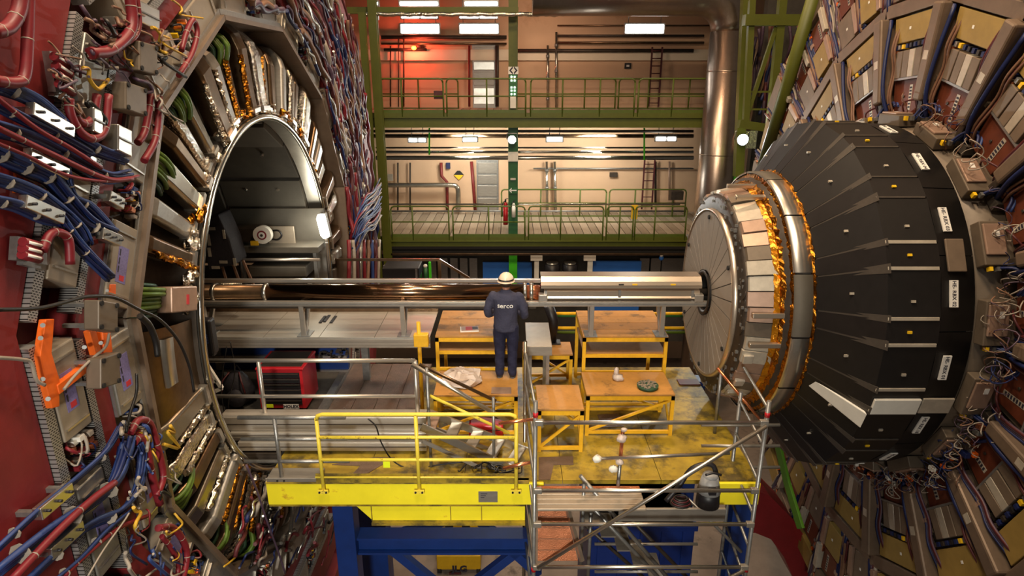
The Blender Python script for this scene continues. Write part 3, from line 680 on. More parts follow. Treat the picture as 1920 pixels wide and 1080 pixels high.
# bore liner: 18 long panels in two lengths
bore = thing('bore_liner', 'dull grey panelled inside of the wide bore', 'liner', (XL, 0, 0))
for k in range(18):
    for j, (x0, x1) in enumerate(((-.26, -1.75), (-1.78, -4.2))):
        a = R_(10); r0, r1 = 2.62-.05*(k % 2)-.04*j, 2.70; t0 = r0*math.tan(a)-.015
        o = MB().prism([V(x0, r0, -t0), V(x0, r1, -t0), V(x0, r1, t0), V(x0, r0, t0)], (x1-x0, 0, 0)).build('liner_panel', 'liner' if (k+j) % 2 else 'liner_dark', bore, local=True, bevel=.01)
        rotx(o, 20*k+4)
MB().rev([(-4.25, 2.7), (-4.25, .01)], 36).build('end_bulkhead', 'liner_dark', bore, local=True)
for k in (0, 1, 2, 3, 4, 16, 17):
    for x in (-.7, -1.3, -2.2):
        o = MB().cyl((x, 2.64, .25), (x, 2.55, .25), .03, 8).build('bolt', 'alu_bright', bore, local=True); rotx(o, 20*k+4)
# ---- service ducts around the bore: swept rounded boxes
def duct(phi, wd, h, r_out, m, foil):
    path = [(-.16, 2.74), (-.17, 2.86), (-.18, 3.0), (-.19, 3.3), (-.20, r_out-.2), (-.24, r_out-.09), (-.31, r_out-.02), (-.42, r_out), (-.75, r_out)]
    label = '%s service duct bending over the tank edge at %s' % ({'foil_silver': 'crinkled foil-wrapped', 'duct_steel': 'smooth bright steel', 'duct_bronze': 'brownish steel', 'alu_dull': 'dull aluminium', 'foil_gold': 'gold foil-wrapped'}[m], where(phi))
    t = thing('service_duct', label, 'duct', (XL, 0, 0), (R_(phi), 0, 0), 'service ducts around the bore')
    vs = []; fs = []; b = .03; K = 8
    for i, (x, r) in enumerate(path):
        a = path[max(i-1, 0)]; c = path[min(i+1, len(path)-1)]; dx, dr = c[0]-a[0], c[1]-a[1]; L = math.hypot(dx, dr); nx, nr = dr/L, -dx/L
        w2 = wd/2*(.72+.28*(r-2.7)/1.1)
        for (u, z) in ((0, -w2), (h-b, -w2), (h, -w2+b), (h, w2-b), (h-b, w2), (0, w2)):
            vs.append((x+nx*u, r+nr*u, z))
    K = 6
    for i in range(len(path)-1):
        for k in range(K): fs.append((i*K+k, i*K+(k+1) % K, (i+1)*K+(k+1) % K, (i+1)*K+k))
    fs += [tuple(range(K)), tuple((len(path)-1)*K+k for k in reversed(range(K)))]
    MB().add(vs, fs, False).build('shell', m, t, local=True, bevel=.012)
    MB().bb((-.2, 2.80, -wd*.42), (-.16+h+.02, 2.86, wd*.42)).build('clamp', 'alu_bright', t, local=True)
    if foil:
        q = []
        for i in range(40):
            r = 2.76+i*.021; q.append(V(-.10+h*.5+random.uniform(-.012, .012), r, wd*.52+random.uniform(-.012, .012)))
        fw = MB().tube(q, .036, 7, [1+.3*random.uniform(-1, 1) for _ in q]).build('foil_wrap', foil, t, local=True)
        for pg in fw.data.polygons: pg.use_smooth = False
    return t
kinds = ['duct_bronze', 'duct_steel', 'alu_dull', 'duct_bronze', 'duct_steel', 'foil_silver']
i = 0; phi = -60.0
while phi < 290:
    if not (155 < phi < 186):
        wd = random.choice([.20, .26, .30, .24]); pitch = math.degrees((wd+.10)/3.1)
        duct(phi, wd, random.choice([.12, .16, .19, .22]), random.uniform(3.70, 3.88), kinds[i % 6], random.choice([None, 'foil_silver', None, 'foil_gold']) if 40 < phi < 270 else None)
        i += 1; phi += pitch
    else: phi += 4
# crumpled foil around the rim
def foil_clump(phi, m, s_):
    mb = MB(); o = []
    for q in range(7):
        mb.sphere((random.uniform(-.10, .03), 2.82+random.uniform(-.04, .10), random.uniform(-.14, .14)), s_*random.uniform(.6, 1.2), 7, (1, random.uniform(.6, 1.2), random.uniform(.8, 1.8)))
    for v in mb.v: v += V(random.uniform(-1, 1), random.uniform(-1, 1), random.uniform(-1, 1))*s_*.22
    o = mb.build('foil_clump', m); lo = o.location.copy()
    for v in o.data.vertices: v.co += lo
    o.location = (XL, 0, 0); o.rotation_euler = (R_(phi), 0, 0)
    for p in o.data.polygons: p.use_smooth = False
    tag(o, 'crumpled %s foil stuffed against the bore rim at %s' % ('gold' if m == 'foil_gold' else 'silver', where(phi)), 'foil', 'foil around the bore rim')
for phi in list(range(30, 172, 8))+[222, 230, 238]:
    foil_clump(phi+random.uniform(-2, 2), 'foil_gold' if random.random() < .3 else 'foil_silver', random.uniform(.03, .06))
# green cable bundles at the outer tank edge
for phi, r0, r1 in ((163, 3.42, 3.88), (141, 3.5, 3.88), (127, 3.55, 3.88), (105, 3.62, 3.88), (200, 3.5, 3.88), (221, 3.55, 3.88), (236, 3.62, 3.88)):
    t = thing('green_bundle', 'bundle of green cables leaving the tank edge at %s' % where(phi), 'cable', (XL, 0, 0), (R_(phi), 0, 0), 'green bundles at the tank edge')
    for q in range(8):
        z = -.14+.28*((q*5) % 8)/7; x = -.16+.05*(q % 3)
        MB().tube(cut([V(x, r0-.1, z), V(x+.06, r0+.08, z*1.1), V(x+.05, r1-.1, z*1.2), V(x-.08, r1, z*1.2), V(-.7, r1+.01, z)], 4), .026, 6).build('cable', 'green_cable' if q % 3 else 'green_dark_cable', t, local=True)
# smooth curved skin on the near lower side and the clear box
t = thing('tank_skin', 'smooth brownish steel skin bulging on the near side of the tank', 'panel', (XL, 0, 0))
MB().rev([(-.7, 3.88), (-.25, 3.84), (-.08, 3.65), (-.02, 3.2), (-.04, 2.9), (-.06, 2.76)], 14, 168, 186).build('sheet', 'duct_bronze', t, local=True)
MB().rev([(-.07, 3.47), (-.02, 3.46), (.0, 3.30), (-.03, 3.28)], 14, 170, 179).build('strap', 'alu_bright', t, local=True)
t = thing('clear_box', 'clear plastic cover box beside the green cables on the tank', 'box', (XL, 0, 0), (R_(163), 0, 0))
MB().bb((-.14, 2.85, -.14), (.06, 3.40, .14)).build('shell', 'panel_pink', t, local=True, bevel=.015)
MB().bb((.06, 3.05, -.05), (.066, 3.1, .06)).build('mark', 'red_ink', t, local=True)
# ---- cables laid on the near face, each bundle a thing
def bundle(label, pts, m, r, h=.12, strands=5, cat='cable bundle', m2=None, ties=True, name='cable_bundle', group=None):
    c = cut([FL(px, py, h) for px, py in pts], 6)
    t = thing(name, label, cat, c[0], group=group)
    if strands == 1:
        MB().tube(c, r, 8).build('hose', m, t)
    else:
        big = r > .04; strands = 15 if big else 9
        for q in range(strands):
            a = 2*math.pi*q/(10 if big else 6); rq = r*(1.05 if q < (10 if big else 6) else .45); tw = random.uniform(.05, .2)
            off = [V(.6*rq*math.cos(a+tw*i*.3), rq*math.sin(a+tw*i*.3), rq*.8*math.cos(a+tw*i*.3+.4)) for i in range(len(c))]
            MB().tube([p+o for p, o in zip(c, off)], r*(.27 if big else .36), 6).build('strand', m2 if (m2 and q % 3 == 0) else m, t)
    if ties:
        for i in range(3, len(c)-2, 7):
            u = (c[i+1]-c[i]).normalized(); MB().cyl(c[i]-u*.005, c[i]+u*.005, r*1.02, 8).build('tie', 'white_cable', t)
    return t
BL = 'thick blue cable bundle '
for l, pts, r in [(BL+'highest of those crossing the upper left of the wheel', [(-20, 155), (67, 190), (133, 247), (187, 283), (233, 300)], .05),
        (BL+'just below the highest one at upper left', [(-20, 190), (60, 232), (122, 262), (170, 290)], .035),
        (BL+'swinging to the edge angle at upper left', [(-20, 238), (67, 263), (140, 300), (200, 333), (240, 328)], .055),
        (BL+'bending down past the middle cover', [(-20, 278), (24, 302), (60, 319), (96, 336), (125, 372), (168, 420), (212, 440)], .06),
        (BL+'above the white bracket at left edge', [(-20, 332), (48, 353), (92, 377), (150, 428), (166, 458)], .045),
        (BL+'running beside the white bracket at left edge', [(-20, 376), (30, 386), (84, 410), (118, 416)], .04),
        (BL+'lowest of the left group, crossing the red band', [(112, 408), (144, 454), (168, 482), (207, 521)], .04),
        (BL+'crossing the red band to the white bracket', [(122, 325), (135, 372), (169, 391), (212, 437)], .045),
        (BL+'sweeping up from the lower left corner', [(-20, 1044), (70, 960), (141, 900), (197, 848), (228, 796)], .045),
        (BL+'widest of those at lower left', [(-20, 1086), (88, 999), (158, 953), (211, 911), (232, 858), (238, 828)], .08),
        (BL+'third of those rising from the bottom edge', [(40, 1100), (158, 992), (225, 960), (257, 918), (267, 862), (258, 838)], .06),
        (BL+'innermost of those rising from the bottom edge', [(90, 1100), (150, 1050), (196, 1000), (240, 962)], .045),
        (BL+'dropping beside the red loop at bottom', [(330, 985), (343, 1010), (348, 1050), (340, 1095)], .03)]:
    bundle(l, pts, 'blue_cable', r, .14, 9, m2='blue_light')
for l, pts, r, h in [('red hose looping above the middle cover', [(80, 470), (92, 442), (108, 435), (128, 449), (132, 496)], .035, .16),
        ('large red hose loop below the aluminium box at upper left', [(130, 185), (132, 213), (150, 247), (177, 260), (197, 240), (204, 178)], .035, .18),
        ('small red hose loop inside the large one at upper left', [(138, 205), (146, 225), (163, 231), (176, 215), (182, 178)], .035, .16),
        ('red hose bending round the corner cover at top left', [(-15, 150), (27, 155), (47, 140), (52, 60), (54, -20)], .04, .18),
        ('inner red hose at the extreme top left', [(-15, 60), (15, 52), (35, 20), (40, -20)], .05, .18),
        ('left red hose hanging beside the tall box', [(283, 177), (277, 220), (270, 250), (258, 268)], .035, .14),
        ('right red hose hanging beside the edge angle', [(298, 180), (296, 230), (289, 268), (270, 302)], .035, .14),
        ('thick red hose at the top, left of the tan cover', [(242, -20), (248, 40), (236, 70), (205, 95), (170, 100)], .05, .2),
        ('thin red hose beside the thick one at the top', [(256, -20), (262, 45), (248, 75), (212, 92)], .02, .2),
        ('red hose arch near the top edge angle', [(335, 142), (360, 100), (370, 60), (362, 38), (350, 60), (340, 95)], .03, .16),
        ('outer red hose arch below the grey boxes', [(244, 812), (260, 788), (281, 795), (296, 841), (306, 893), (294, 930)], .035, .18),
        ('inner red hose arch below the grey boxes', [(250, 830), (262, 820), (274, 840), (284, 890), (300, 945)], .04, .16),
        ('red hose arch at the bottom beside the edge angle', [(296, 990), (325, 990), (346, 1020), (350, 1050), (340, 1095)], .035, .16),
        ('thin red hose inside the bottom arch', [(303, 1005), (322, 1030), (334, 1060), (330, 1095)], .025, .16),
        ('thin red hose crossing the bottom of the wheel', [(120, 1080), (169, 1034), (225, 989), (280, 966)], .02, .16),
        ('long red hose among the blue bundles, uppermost', [(-20, 172), (67, 240), (133, 278), (190, 315)], .018, .2),
        ('long red hose among the blue bundles, middle', [(-20, 232), (100, 290), (200, 335), (248, 335)], .022, .22),
        ('long red hose among the blue bundles, lowest', [(-20, 262), (50, 292), (130, 330), (210, 340), (260, 330)], .014, .22),
        ('crimson hose in the widest blue bundle at lower left', [(20, 1090), (105, 1000), (169, 940), (215, 905)], .03, .24)]:
    bundle(l, pts, 'red_hose', r, h, 1, 'hose', name='red_hose')
for l, pts, m, r, h in [('long thin black cable sagging across the red plate', [(-10, 581), (70, 578), (120, 567), (165, 556), (215, 558), (260, 580), (300, 600), (335, 640), (356, 690), (364, 735)], 'black_cable', .014, .45),
        ('thick black hose curving beside the clear box', [(262, 592), (280, 610), (292, 640), (296, 668)], 'black_cable', .03, .2),
        ('white cable along the orange bracket', [(-10, 670), (40, 674), (58, 680), (68, 712), (84, 722)], 'white_cable', .014, .12),
        ('white cable hanging from the grey box', [(205, 625), (198, 650), (170, 675), (140, 705), (120, 730)], 'white_cable', .012, .2),
        ('black cable hanging over the lower covers', [(256, 700), (256, 735), (244, 775), (236, 812)], 'black_cable', .014, .22),
        ('thin pale cord at the bottom left', [(165, 1080), (195, 1030), (232, 978), (242, 962)], 'white_cable', .008, .2),
        ('yellow cable near the bottom corner of the edge angle', [(450, 1010), (444, 1040), (430, 1055), (420, 1062)], 'yellow_cable', .012, .12),
        ('thin blue-grey cable dropping from the rim', [(462, 872), (482, 920), (498, 970), (520, 1030), (535, 1075)], 'purple_cable', .014, .3)]:
    bundle(l, pts, m, r, h, 1, 'cable', ties=False, name='loose_cable')
# ---- brackets, orange frame, boxes
def bracket(label, a, b, wd=.07):
    t = thing('cable_bracket', label, 'bracket', FL(*a, .1)); p, q = FL(*a, .16), FL(*b, .16)
    MB().bar(p, q, .10, wd, up=(1, 0, 0)).build('channel', 'alu_bright', t, bevel=.006)
    for f in (.15, .5, .85):
        c = p.lerp(q, f); MB().cyl(c+V(.02, 0, 0), c+V(.065, 0, 0), .012, 6).build('bolt', 'plastic_black', t)
    for f in (.05, .95):
        c = p.lerp(q, f); MB().bar(c-V(.16, 0, 0), c, .04).build('foot', 'galv', t)
for l, a, b in [('white cable bracket, uppermost on the left of the wheel', (55, 203), (133, 247)), ('white cable bracket among the blue bundles', (50, 289), (122, 327)),
                ('white cable bracket under the wire grid', (41, 377), (114, 409)), ('short white bracket on the upper red band', (200, 367), (227, 383)),
                ('short white bracket on the lower red band', (187, 437), (222, 452)), ('tan bracket bar below the lower left cables', (70, 965), (130, 915)),
                ('tan bracket bar at the very bottom left', (90, 1040), (150, 985))]: bracket(l, a, b)
t = thing('orange_bracket', 'bright orange forked steel bracket bolted on the red wheel', 'bracket', FL(86, 760))
def plate(pts, h0, h1, name, m): 
    P = [FL(px, py, h0) for px, py in pts]; MB().prism(P, (h1-h0, 0, 0)).build(name, m, t, bevel=.006)
plate([(72, 599), (88, 598), (83, 662), (98, 712), (98, 762), (84, 766), (70, 715), (61, 668)], .04, .10, 'arm', 'orange_paint')
plate([(94, 722), (168, 668), (155, 622), (166, 615), (182, 674), (98, 740)], .05, .11, 'arm', 'orange_paint')
plate([(180, 622), (195, 620), (199, 660), (183, 668)], .05, .11, 'prong', 'orange_paint')
for px, py in ((80, 610), (76, 634), (80, 711), (90, 748), (158, 651), (189, 643)): MB().cyl(FL(px, py, .1), FL(px, py, .13), .018, 8).build('bolt', 'galv', t)
t = thing('orange_block', 'small orange block on the red band above the grey box', 'block', FL(200, 556))
plate([(195, 533), (206, 533), (205, 556), (193, 555)], 0, .06, 'block', 'orange_paint'); MB().cyl(FL(201, 545, .06), FL(201, 545, .075), .014, 8).build('bolt', 'galv', t)
def gbox(label, x0, y0, x1, y1, h, skew=0):
    global t
    t = thing('junction_box', label, 'box', FL((x0+x1)/2, y1)); f = .80
    P = [FL(x0, y0, h), FL(x1, y0+skew, h), FL(x1, y1+skew, h), FL(x0, y1, h)]; MB().prism(P, (-.13, 0, 0)).build('body', 'crate_grey', t, bevel=.012)
    for p in P: q = p.lerp(sum(P, V(0, 0, 0))/4, .3); MB().bar(q-V(.12, 0, 0), V(XL-.02, q.y, q.z), .03).build('standoff', 'galv', t)
    c = sum(P, V(0, 0, 0))/4
    for p in P: q = p.lerp(c, .2); MB().cyl(q, q+V(.012, 0, 0), .022, 8).build('screw_hole', 'black_gap', t)
gbox('grey junction box with four dark screws above the orange bracket', 186, 562, 222, 618, .30, 6)
gbox('grey junction box with four dark screws below the orange bracket', 190, 672, 226, 730, .30, -12)
gbox('grey junction box with dark screws, lower of the pair at upper left', 236, 152, 276, 205, .24, 14)
gbox('grey junction box with dark screws, upper of the pair at upper left', 262, 76, 296, 132, .24, 10)
for l, x, y, dx, dy, n, tx, ty in [('frame of four red ceramic tubes at upper left', 100, 105, 28, 18, 4, 3, 17), ('frame of three red ceramic tubes above the red plate', 42, 453, 33, 9, 3, -1, 12)]:
    t = thing('tube_block', l, 'component', FL(x, y+ty*n))
    for i in range(n):
        a = FL(x+tx*i, y+ty*i, .14); b = FL(x+tx*i+dx, y+ty*i+dy, .14)
        MB().cyl(a, b, .035, 12).build('ceramic_tube', 'red_hose', t); MB().cyl(a.lerp(b, .12)+V(.026, 0, 0), a.lerp(b, .88)+V(.026, 0, 0), .013, 6).build('white_stripe', 'paper', t)
    a = FL(x-6, y-8, .06); b = FL(x-6+tx*n, y-8+ty*n+8, .06); MB().bar(a, b, .1, .06, up=(1, 0, 0)).build('end_rail', 'galv', t)
    a = FL(x+dx+6, y+dy-6, .06); b = FL(x+dx+6+tx*n, y+dy-6+ty*n+4, .06); MB().bar(a, b, .08, .06, up=(1, 0, 0)).build('end_rail', 'galv', t)
    MB().bar(FL(x-4, y+ty*n, .04), FL(x+dx+6, y+dy+ty*n+2, .04), .06, .05, up=(1, 0, 0)).build('base_rail', 'galv', t)
# orange wire grid between the blue bundles
t = thing('wire_grid', 'grid of thin orange and grey rods on the red plate', 'grid', FL(60, 385))
for i in range(4): MB().cyl(FL(30+i*19, 308+i*12, .06), FL(26+i*19, 362+i*9, .06), .012, 6).build('rod', 'orange_paint', t)
for j in range(3): MB().cyl(FL(25, 322+j*18, .07), FL(92, 356+j*13, .07), .006, 5).build('cross_rod', 'galv', t)
# small aluminium boxes on the upper left sector
for l, x0, y0, x1, y1, h in [('shiny aluminium box framed by the red hose loops', 176, 200, 194, 246, .2), ('pair of aluminium modules below the tall box', 222, 232, 248, 282, .22),
        ('white lit plate near the top left hoses', 218, 30, 242, 62, .15), ('white lit plate beside the top edge angle', 342, 90, 356, 120, .15), ('grey plate above the white brackets', 130, 262, 182, 300, .1),
        ('tan upper cover plate near the top edge', 262, 0, 300, 40, .12), ('aluminium plate by the edge angle at upper left', 284, 205, 300, 262, .12)]:
    t = thing('aluminium_box', l, 'box', FL((x0+x1)/2, y1)); sk = (x1-x0)*.5
    P = [FL(x0, y0, h), FL(x1, y0+sk, h), FL(x1, y1+sk, h), FL(x0, y1, h)]; MB().prism(P, (-h+.02, 0, 0)).build('body', 'alu_bright', t, bevel=.01)
    MB().bar(P[0].lerp(P[3], .5)+V(.006, 0, 0), P[1].lerp(P[2], .5)+V(.006, 0, 0), .012, .02, up=(1, 0, 0)).build('seam', 'galv', t)
# ---- cables covering the top and the far side of the wheel: individually hung strands
CM = ['red_dark', 'red_hose', 'purple_cable', 'tan_cable', 'blue_cable', 'white_cable', 'red_dark', 'purple_cable', 'tan_cable', 'alu_bright']
CN = {'red_dark': 'dark red', 'red_hose': 'red', 'purple_cable': 'purple', 'tan_cable': 'tan', 'blue_cable': 'blue', 'white_cable': 'white', 'alu_bright': 'silver', 'black_cable': 'black', 'blue_light': 'light blue', 'yellow_cable': 'yellow'}
def strand(phi, r, t0, t1, m, rad, grp, wob=.05, h0=.1):
    lab = '%s %s cable draped on the red wheel at %s, %s part' % ('thick' if rad > .03 else 'thin', CN[m], where(phi+math.degrees(math.atan2((t0+t1)/2, r))), 'inner' if r < 4.9 else 'middle' if r < 5.8 else 'outer')
    n = 7; pts = []
    for i in range(n):
        f = i/(n-1); pts.append(V(h0+random.uniform(0, .10), r+random.uniform(-wob, wob), t0+(t1-t0)*f))
    M = Matrix.Translation(V(XL, 0, 0)) @ Matrix.Rotation(R_(phi), 4, 'X')
    c = [M @ p for p in cut(pts, 3)]
    tag(MB().tube(c, rad, 6).build('draped_cable', m), lab, 'cable', grp)
for phi, rr, n in ((60, (4.1, 6.9), 60), (30, (4.1, 6.9), 90), (0, (4.1, 6.6), 60), (90, (4.1, 5.6), 34)):
    for i in range(n):
        r = random.uniform(*rr); hw = r*T15
        a = random.uniform(-hw, hw*.3)
        strand(phi, r, a, a+random.uniform(.9, 2.0), random.choice(CM), random.choice([.018, .025, .035, .05]), 'cables on the far side of the wheel')
for i in range(36):     # blue sheaf crossing the far side at mid height
    m = random.choice(['blue_light', 'blue_light', 'white_cable', 'red_hose', 'blue_cable']); y0 = 362+i*2.0; j = random.uniform(-6, 6)
    pts = [FL(666+j, y0+48+random.uniform(-8, 8), .2), FL(674+j, y0+24+random.uniform(-5, 5), .25), FL(686+j, y0+6+random.uniform(-5, 5), .3), FL(698+j, y0-4+random.uniform(-5, 5), .28), FL(710+j, y0-22+random.uniform(-6, 6), .2)]
    tag(MB().tube(cut(pts, 4), .02, 6).build('sheaf_cable', m), '%s cable in the %s part of the pale blue sheaf on the wheel' % (CN[m], ('topmost', 'upper', 'middle', 'lower', 'lowest')[min(4, i*5//36)]), 'cable', 'pale blue cable sheaf')
for i in range(9):
    m = ['red_hose', 'white_cable', 'red_dark', 'alu_bright', 'red_hose', 'tan_cable', 'blue_light', 'red_dark', 'white_cable'][i]; px = 655+i*7
    pts = [FL(px+random.uniform(-2, 2), 450, .2), FL(px+random.uniform(-2, 2), 480, .22), FL(px+random.uniform(-2, 2), 540, .2)]
    tag(MB().tube(cut(pts, 4), .045, 6).build('vertical_hose', m), '%s upright hose below the pale blue sheaf at the wheel edge' % CN[m], 'hose', 'upright hoses at the wheel edge')
# upper-left tangle of fine cables
for i in range(46):
    px = random.uniform(90, 330); py = random.uniform(0, 190) ; m = random.choice(['yellow_cable', 'tan_cable', 'white_cable', 'black_cable', 'red_dark', 'tan_cable', 'purple_cable'])
    if px > 300 and py > 120: continue
    pts = [FL(px+k*random.uniform(4, 16), py+k*random.uniform(4, 14)+random.uniform(-6, 6), .12+random.uniform(0, .12)) for k in range(5)]
    tag(MB().tube(cut(pts, 4), random.choice([.008, .012, .018]), 5).build('fine_cable', m), 'thin %s cable in the upper left tangle, %s' % (CN[m], where(math.degrees(math.atan2(pts[2].z, pts[2].y)))), 'cable', 'fine cables at upper left')
for i in range(30):
    px = random.uniform(230, 330); py = random.uniform(780, 1060); m = random.choice(['blue_cable', 'white_cable', 'red_hose', 'black_cable', 'blue_light', 'yellow_cable'])
    pts = [FL(px+k*random.uniform(-4, 8), py+k*random.uniform(4, 14), .12+random.uniform(0, .12)) for k in range(5)]
    tag(MB().tube(cut(pts, 4), random.choice([.008, .012, .018]), 5).build('fine_cable', m), 'thin %s cable in the lower left tangle, %s' % (CN[m], where(math.degrees(math.atan2(pts[2].z, pts[2].y)))), 'cable', 'fine cables at lower left')
for i in range(40):
    px = random.uniform(440, 620); py = random.uniform(960, 1070); m = random.choice(['blue_cable', 'white_cable', 'red_hose', 'black_cable', 'red_dark', 'alu_bright'])
    pts = [FL(px+k*random.uniform(2, 8), py-k*random.uniform(6, 18), .1+random.uniform(0, .15)) for k in range(5)]
    tag(MB().tube(cut(pts, 4), random.choice([.015, .02, .03]), 5).build('fine_cable', m), 'thin %s cable under the yellow platform, %s' % (CN[m], where(math.degrees(math.atan2(pts[2].z, pts[2].y)))), 'cable', 'fine cables under the platform')
# ================================================================ RIGHT: nose, black cone, endcap disc with chambers
XD = 3.07
disc = thing('front_disc', 'pale grey round disc of thin wedges at the tip of the nose', 'disc', (XD, 0, 0))
for k in range(30):
    a0, a1 = 12*k+.35, 12*k+11.65; mb = MB(); 
    P = [(r*math.cos(R_(a)), r*math.sin(R_(a))) for r, a in ((.36, a0+.6), (1.29, a0), (1.29, (a0+a1)/2), (1.29, a1), (.36, a1-.6), (.36, (a0+a1)/2))]
    mb.prism([V(0, y, z) for y, z in P], (.05, 0, 0)).build('wedge', 'disc_grey', disc, local=True)
MB().rev([(.02, .33), (.02, 1.3)], 60).build('backing', 'disc_line', disc, local=True)
for k in range(6):
    a = R_(25+60*k); c = V(-.005, 1.2*math.cos(a), 1.2*math.sin(a)); MB().cyl(c, c-V(.02, 0, 0), .035, 8).build('bolt', 'black_gap', disc, local=True)
MB().rev([(-.03, .36), (-.05, .33), (-.03, .29), (.0, .28), (.06, .30)], 40).build('hub_ring', 'dark_steel', disc, local=True)
MB().rev([(-.035, .37), (-.035, .355)], 40).build('hub_line', 'black_gap', disc, local=True)
MB().rev([(.5, .28), (.5, .01)], 30).build('hub_back', 'black_gap', disc, local=True)
MB().rev([(.0, .285), (.5, .28)], 30).build('hub_bore', 'black_gap', disc, local=True)
MB().rev([(.0, 1.28), (-.015, 1.30), (-.01, 1.33), (.10, 1.34), (.11, 1.30)], 72).build('rim', 'trough', disc, local=True)
nose = thing('calorimeter_nose', 'stepped metal nose with pale plates and gold film behind the grey disc', 'detector', (XD, 0, 0))
MB().rev([(.05, 1.25), (.06, 1.5), (.1, 1.56), (.5, 1.62), (.55, 1.8), (.9, 1.85)], 60).build('core', 'dark_steel', nose, local=True)
for k in range(48):
    a = 7.5*k; r0, r1 = 1.585, 1.665; hw = r0*math.tan(R_(3.75))-.008; hw1 = r1*math.tan(R_(3.75))-.008; e = .012*(k % 3)
    o = MB().add([(.10+.03*(k % 2), r0+e, -hw), (.10+.03*(k % 2), r0+e, hw), (.50, r1+e, hw1), (.50, r1+e, -hw1), (.10, r0-.06, -hw), (.10, r0-.06, hw), (.50, r1-.06, hw1), (.50, r1-.06, -hw1)],
             [(0, 1, 2, 3), (7, 6, 5, 4), (0, 4, 5, 1), (1, 5, 6, 2), (2, 6, 7, 3), (3, 7, 4, 0)]).build('cover_plate', ['panel_cream', 'panel_pink', 'panel_cream', 'crate_grey', 'panel_pink'][k*7 % 5], nose, local=True)
    rotx(o, a)
mb = MB()
for k in range(260):
    a = random.uniform(0, 360); r = random.uniform(1.38, 1.56); s_ = random.uniform(.015, .035); c = V(random.uniform(.05, .13), r*math.cos(R_(a)), r*math.sin(R_(a)))
    mb.box(c, (s_*1.4, s_, s_*1.5))
mb.build('connector_ring', 'galv', nose, local=True, kind='stuff')
mb = MB()
for k in range(120):
    a = random.uniform(0, 360); r = random.uniform(1.42, 1.54); p = [V(.10+random.uniform(-.04, .04), (r+random.uniform(-.05, .05))*math.cos(R_(a+j*2)), (r+random.uniform(-.05, .05))*math.sin(R_(a+j*2))) for j in range(4)]
    mb.tube(p, .008, 4)
mb.build('lead_ring', 'dark_steel', nose, local=True, kind='stuff')
def crinkle(name, prof, m, n=200, amp=.02, sm=False):
    mb = MB(); mb.rev(prof, n, sm=sm)
    for v in mb.v:
        d = random.uniform(-amp, amp); L = math.hypot(v.y, v.z); v.y *= 1+d/L; v.z *= 1+d/L; v.x += random.uniform(-amp, amp)*.5
    return mb.build(name, m, nose, local=True)
crinkle('gold_foil', [(.47, 1.64), (.50, 1.72), (.54, 1.76), (.58, 1.79), (.62, 1.86)], 'foil_gold')
crinkle('amber_film', [(.42, 1.675), (.46, 1.69), (.50, 1.70)], 'film_amber', amp=.012)
crinkle('gold_edge', [(.84, 1.885), (.87, 1.92), (.90, 1.90), (.92, 1.86)], 'foil_gold', amp=.018)
for k in range(14):
    a0 = 360/14*k; MB().rev([(.60, 1.87), (.61, 1.90), (.84, 1.90), (.85, 1.87)], 8, a0+.4, a0+360/14-.4).build('steel_band', 'alu_bright' if k % 3 else 'liner', nose, local=True)
for a in (172, 186, 96, 110):
    o = MB().bb((.12, 1.70, -.035), (.85, 1.76, .035)).build('cable_channel', 'trough', nose, local=True, bevel=.01); rotx(o, a)
for a in (196, 214, 228):
    o = MB().bb((.12, 1.60, -.07), (.26, 1.66, .07)).build('pale_block', 'panel_cream', nose, local=True, bevel=.01); rotx(o, a)
# ---- black cone
cone = thing('black_cone', 'large black panelled cone of the endcap behind the metal nose', 'detector', (0, 0, 0))
X0, X1, X2, X3, RA, RB = 3.94, 4.45, 5.08, 5.5, 1.90, 2.62
MB().rev([(X0, RA-.04), (X1, RB-.05), (X2, RB-.05), (X3, RB-.06)], 72).build('inner_skin', 'black_gap', cone, local=True)
def panel(phi, half, lift, m):
    t_ = math.tan(R_(half)); a = RA+lift; b = RB+lift; d = .05
    def q(x, r, s): return V(x, r, s*(r*t_-.006))
    mb = MB().add([q(X0, a, -1), q(X0, a, 1), q(X1, b, 1), q(X1, b, -1), q(X0, a-d, -1), q(X0, a-d, 1), q(X1, b-d, 1), q(X1, b-d, -1)],
                  [(0, 1, 2, 3), (7, 6, 5, 4), (0, 4, 5, 1), (1, 5, 6, 2), (2, 6, 7, 3), (3, 7, 4, 0)])
    rotx(mb.build('cone_panel', m, cone, local=True), phi)
    mb = MB().add([q(X1, b, -1), q(X1, b, 1), q(X2, b, 1), q(X2, b, -1), q(X1, b-d, -1), q(X1, b-d, 1), q(X2, b-d, 1), q(X2, b-d, -1)],
                  [(0, 1, 2, 3), (7, 6, 5, 4), (0, 4, 5, 1), (1, 5, 6, 2), (2, 6, 7, 3), (3, 7, 4, 0)])
    rotx(mb.build('side_panel', m, cone, local=True), phi)
CREAM = 'panel_cream'
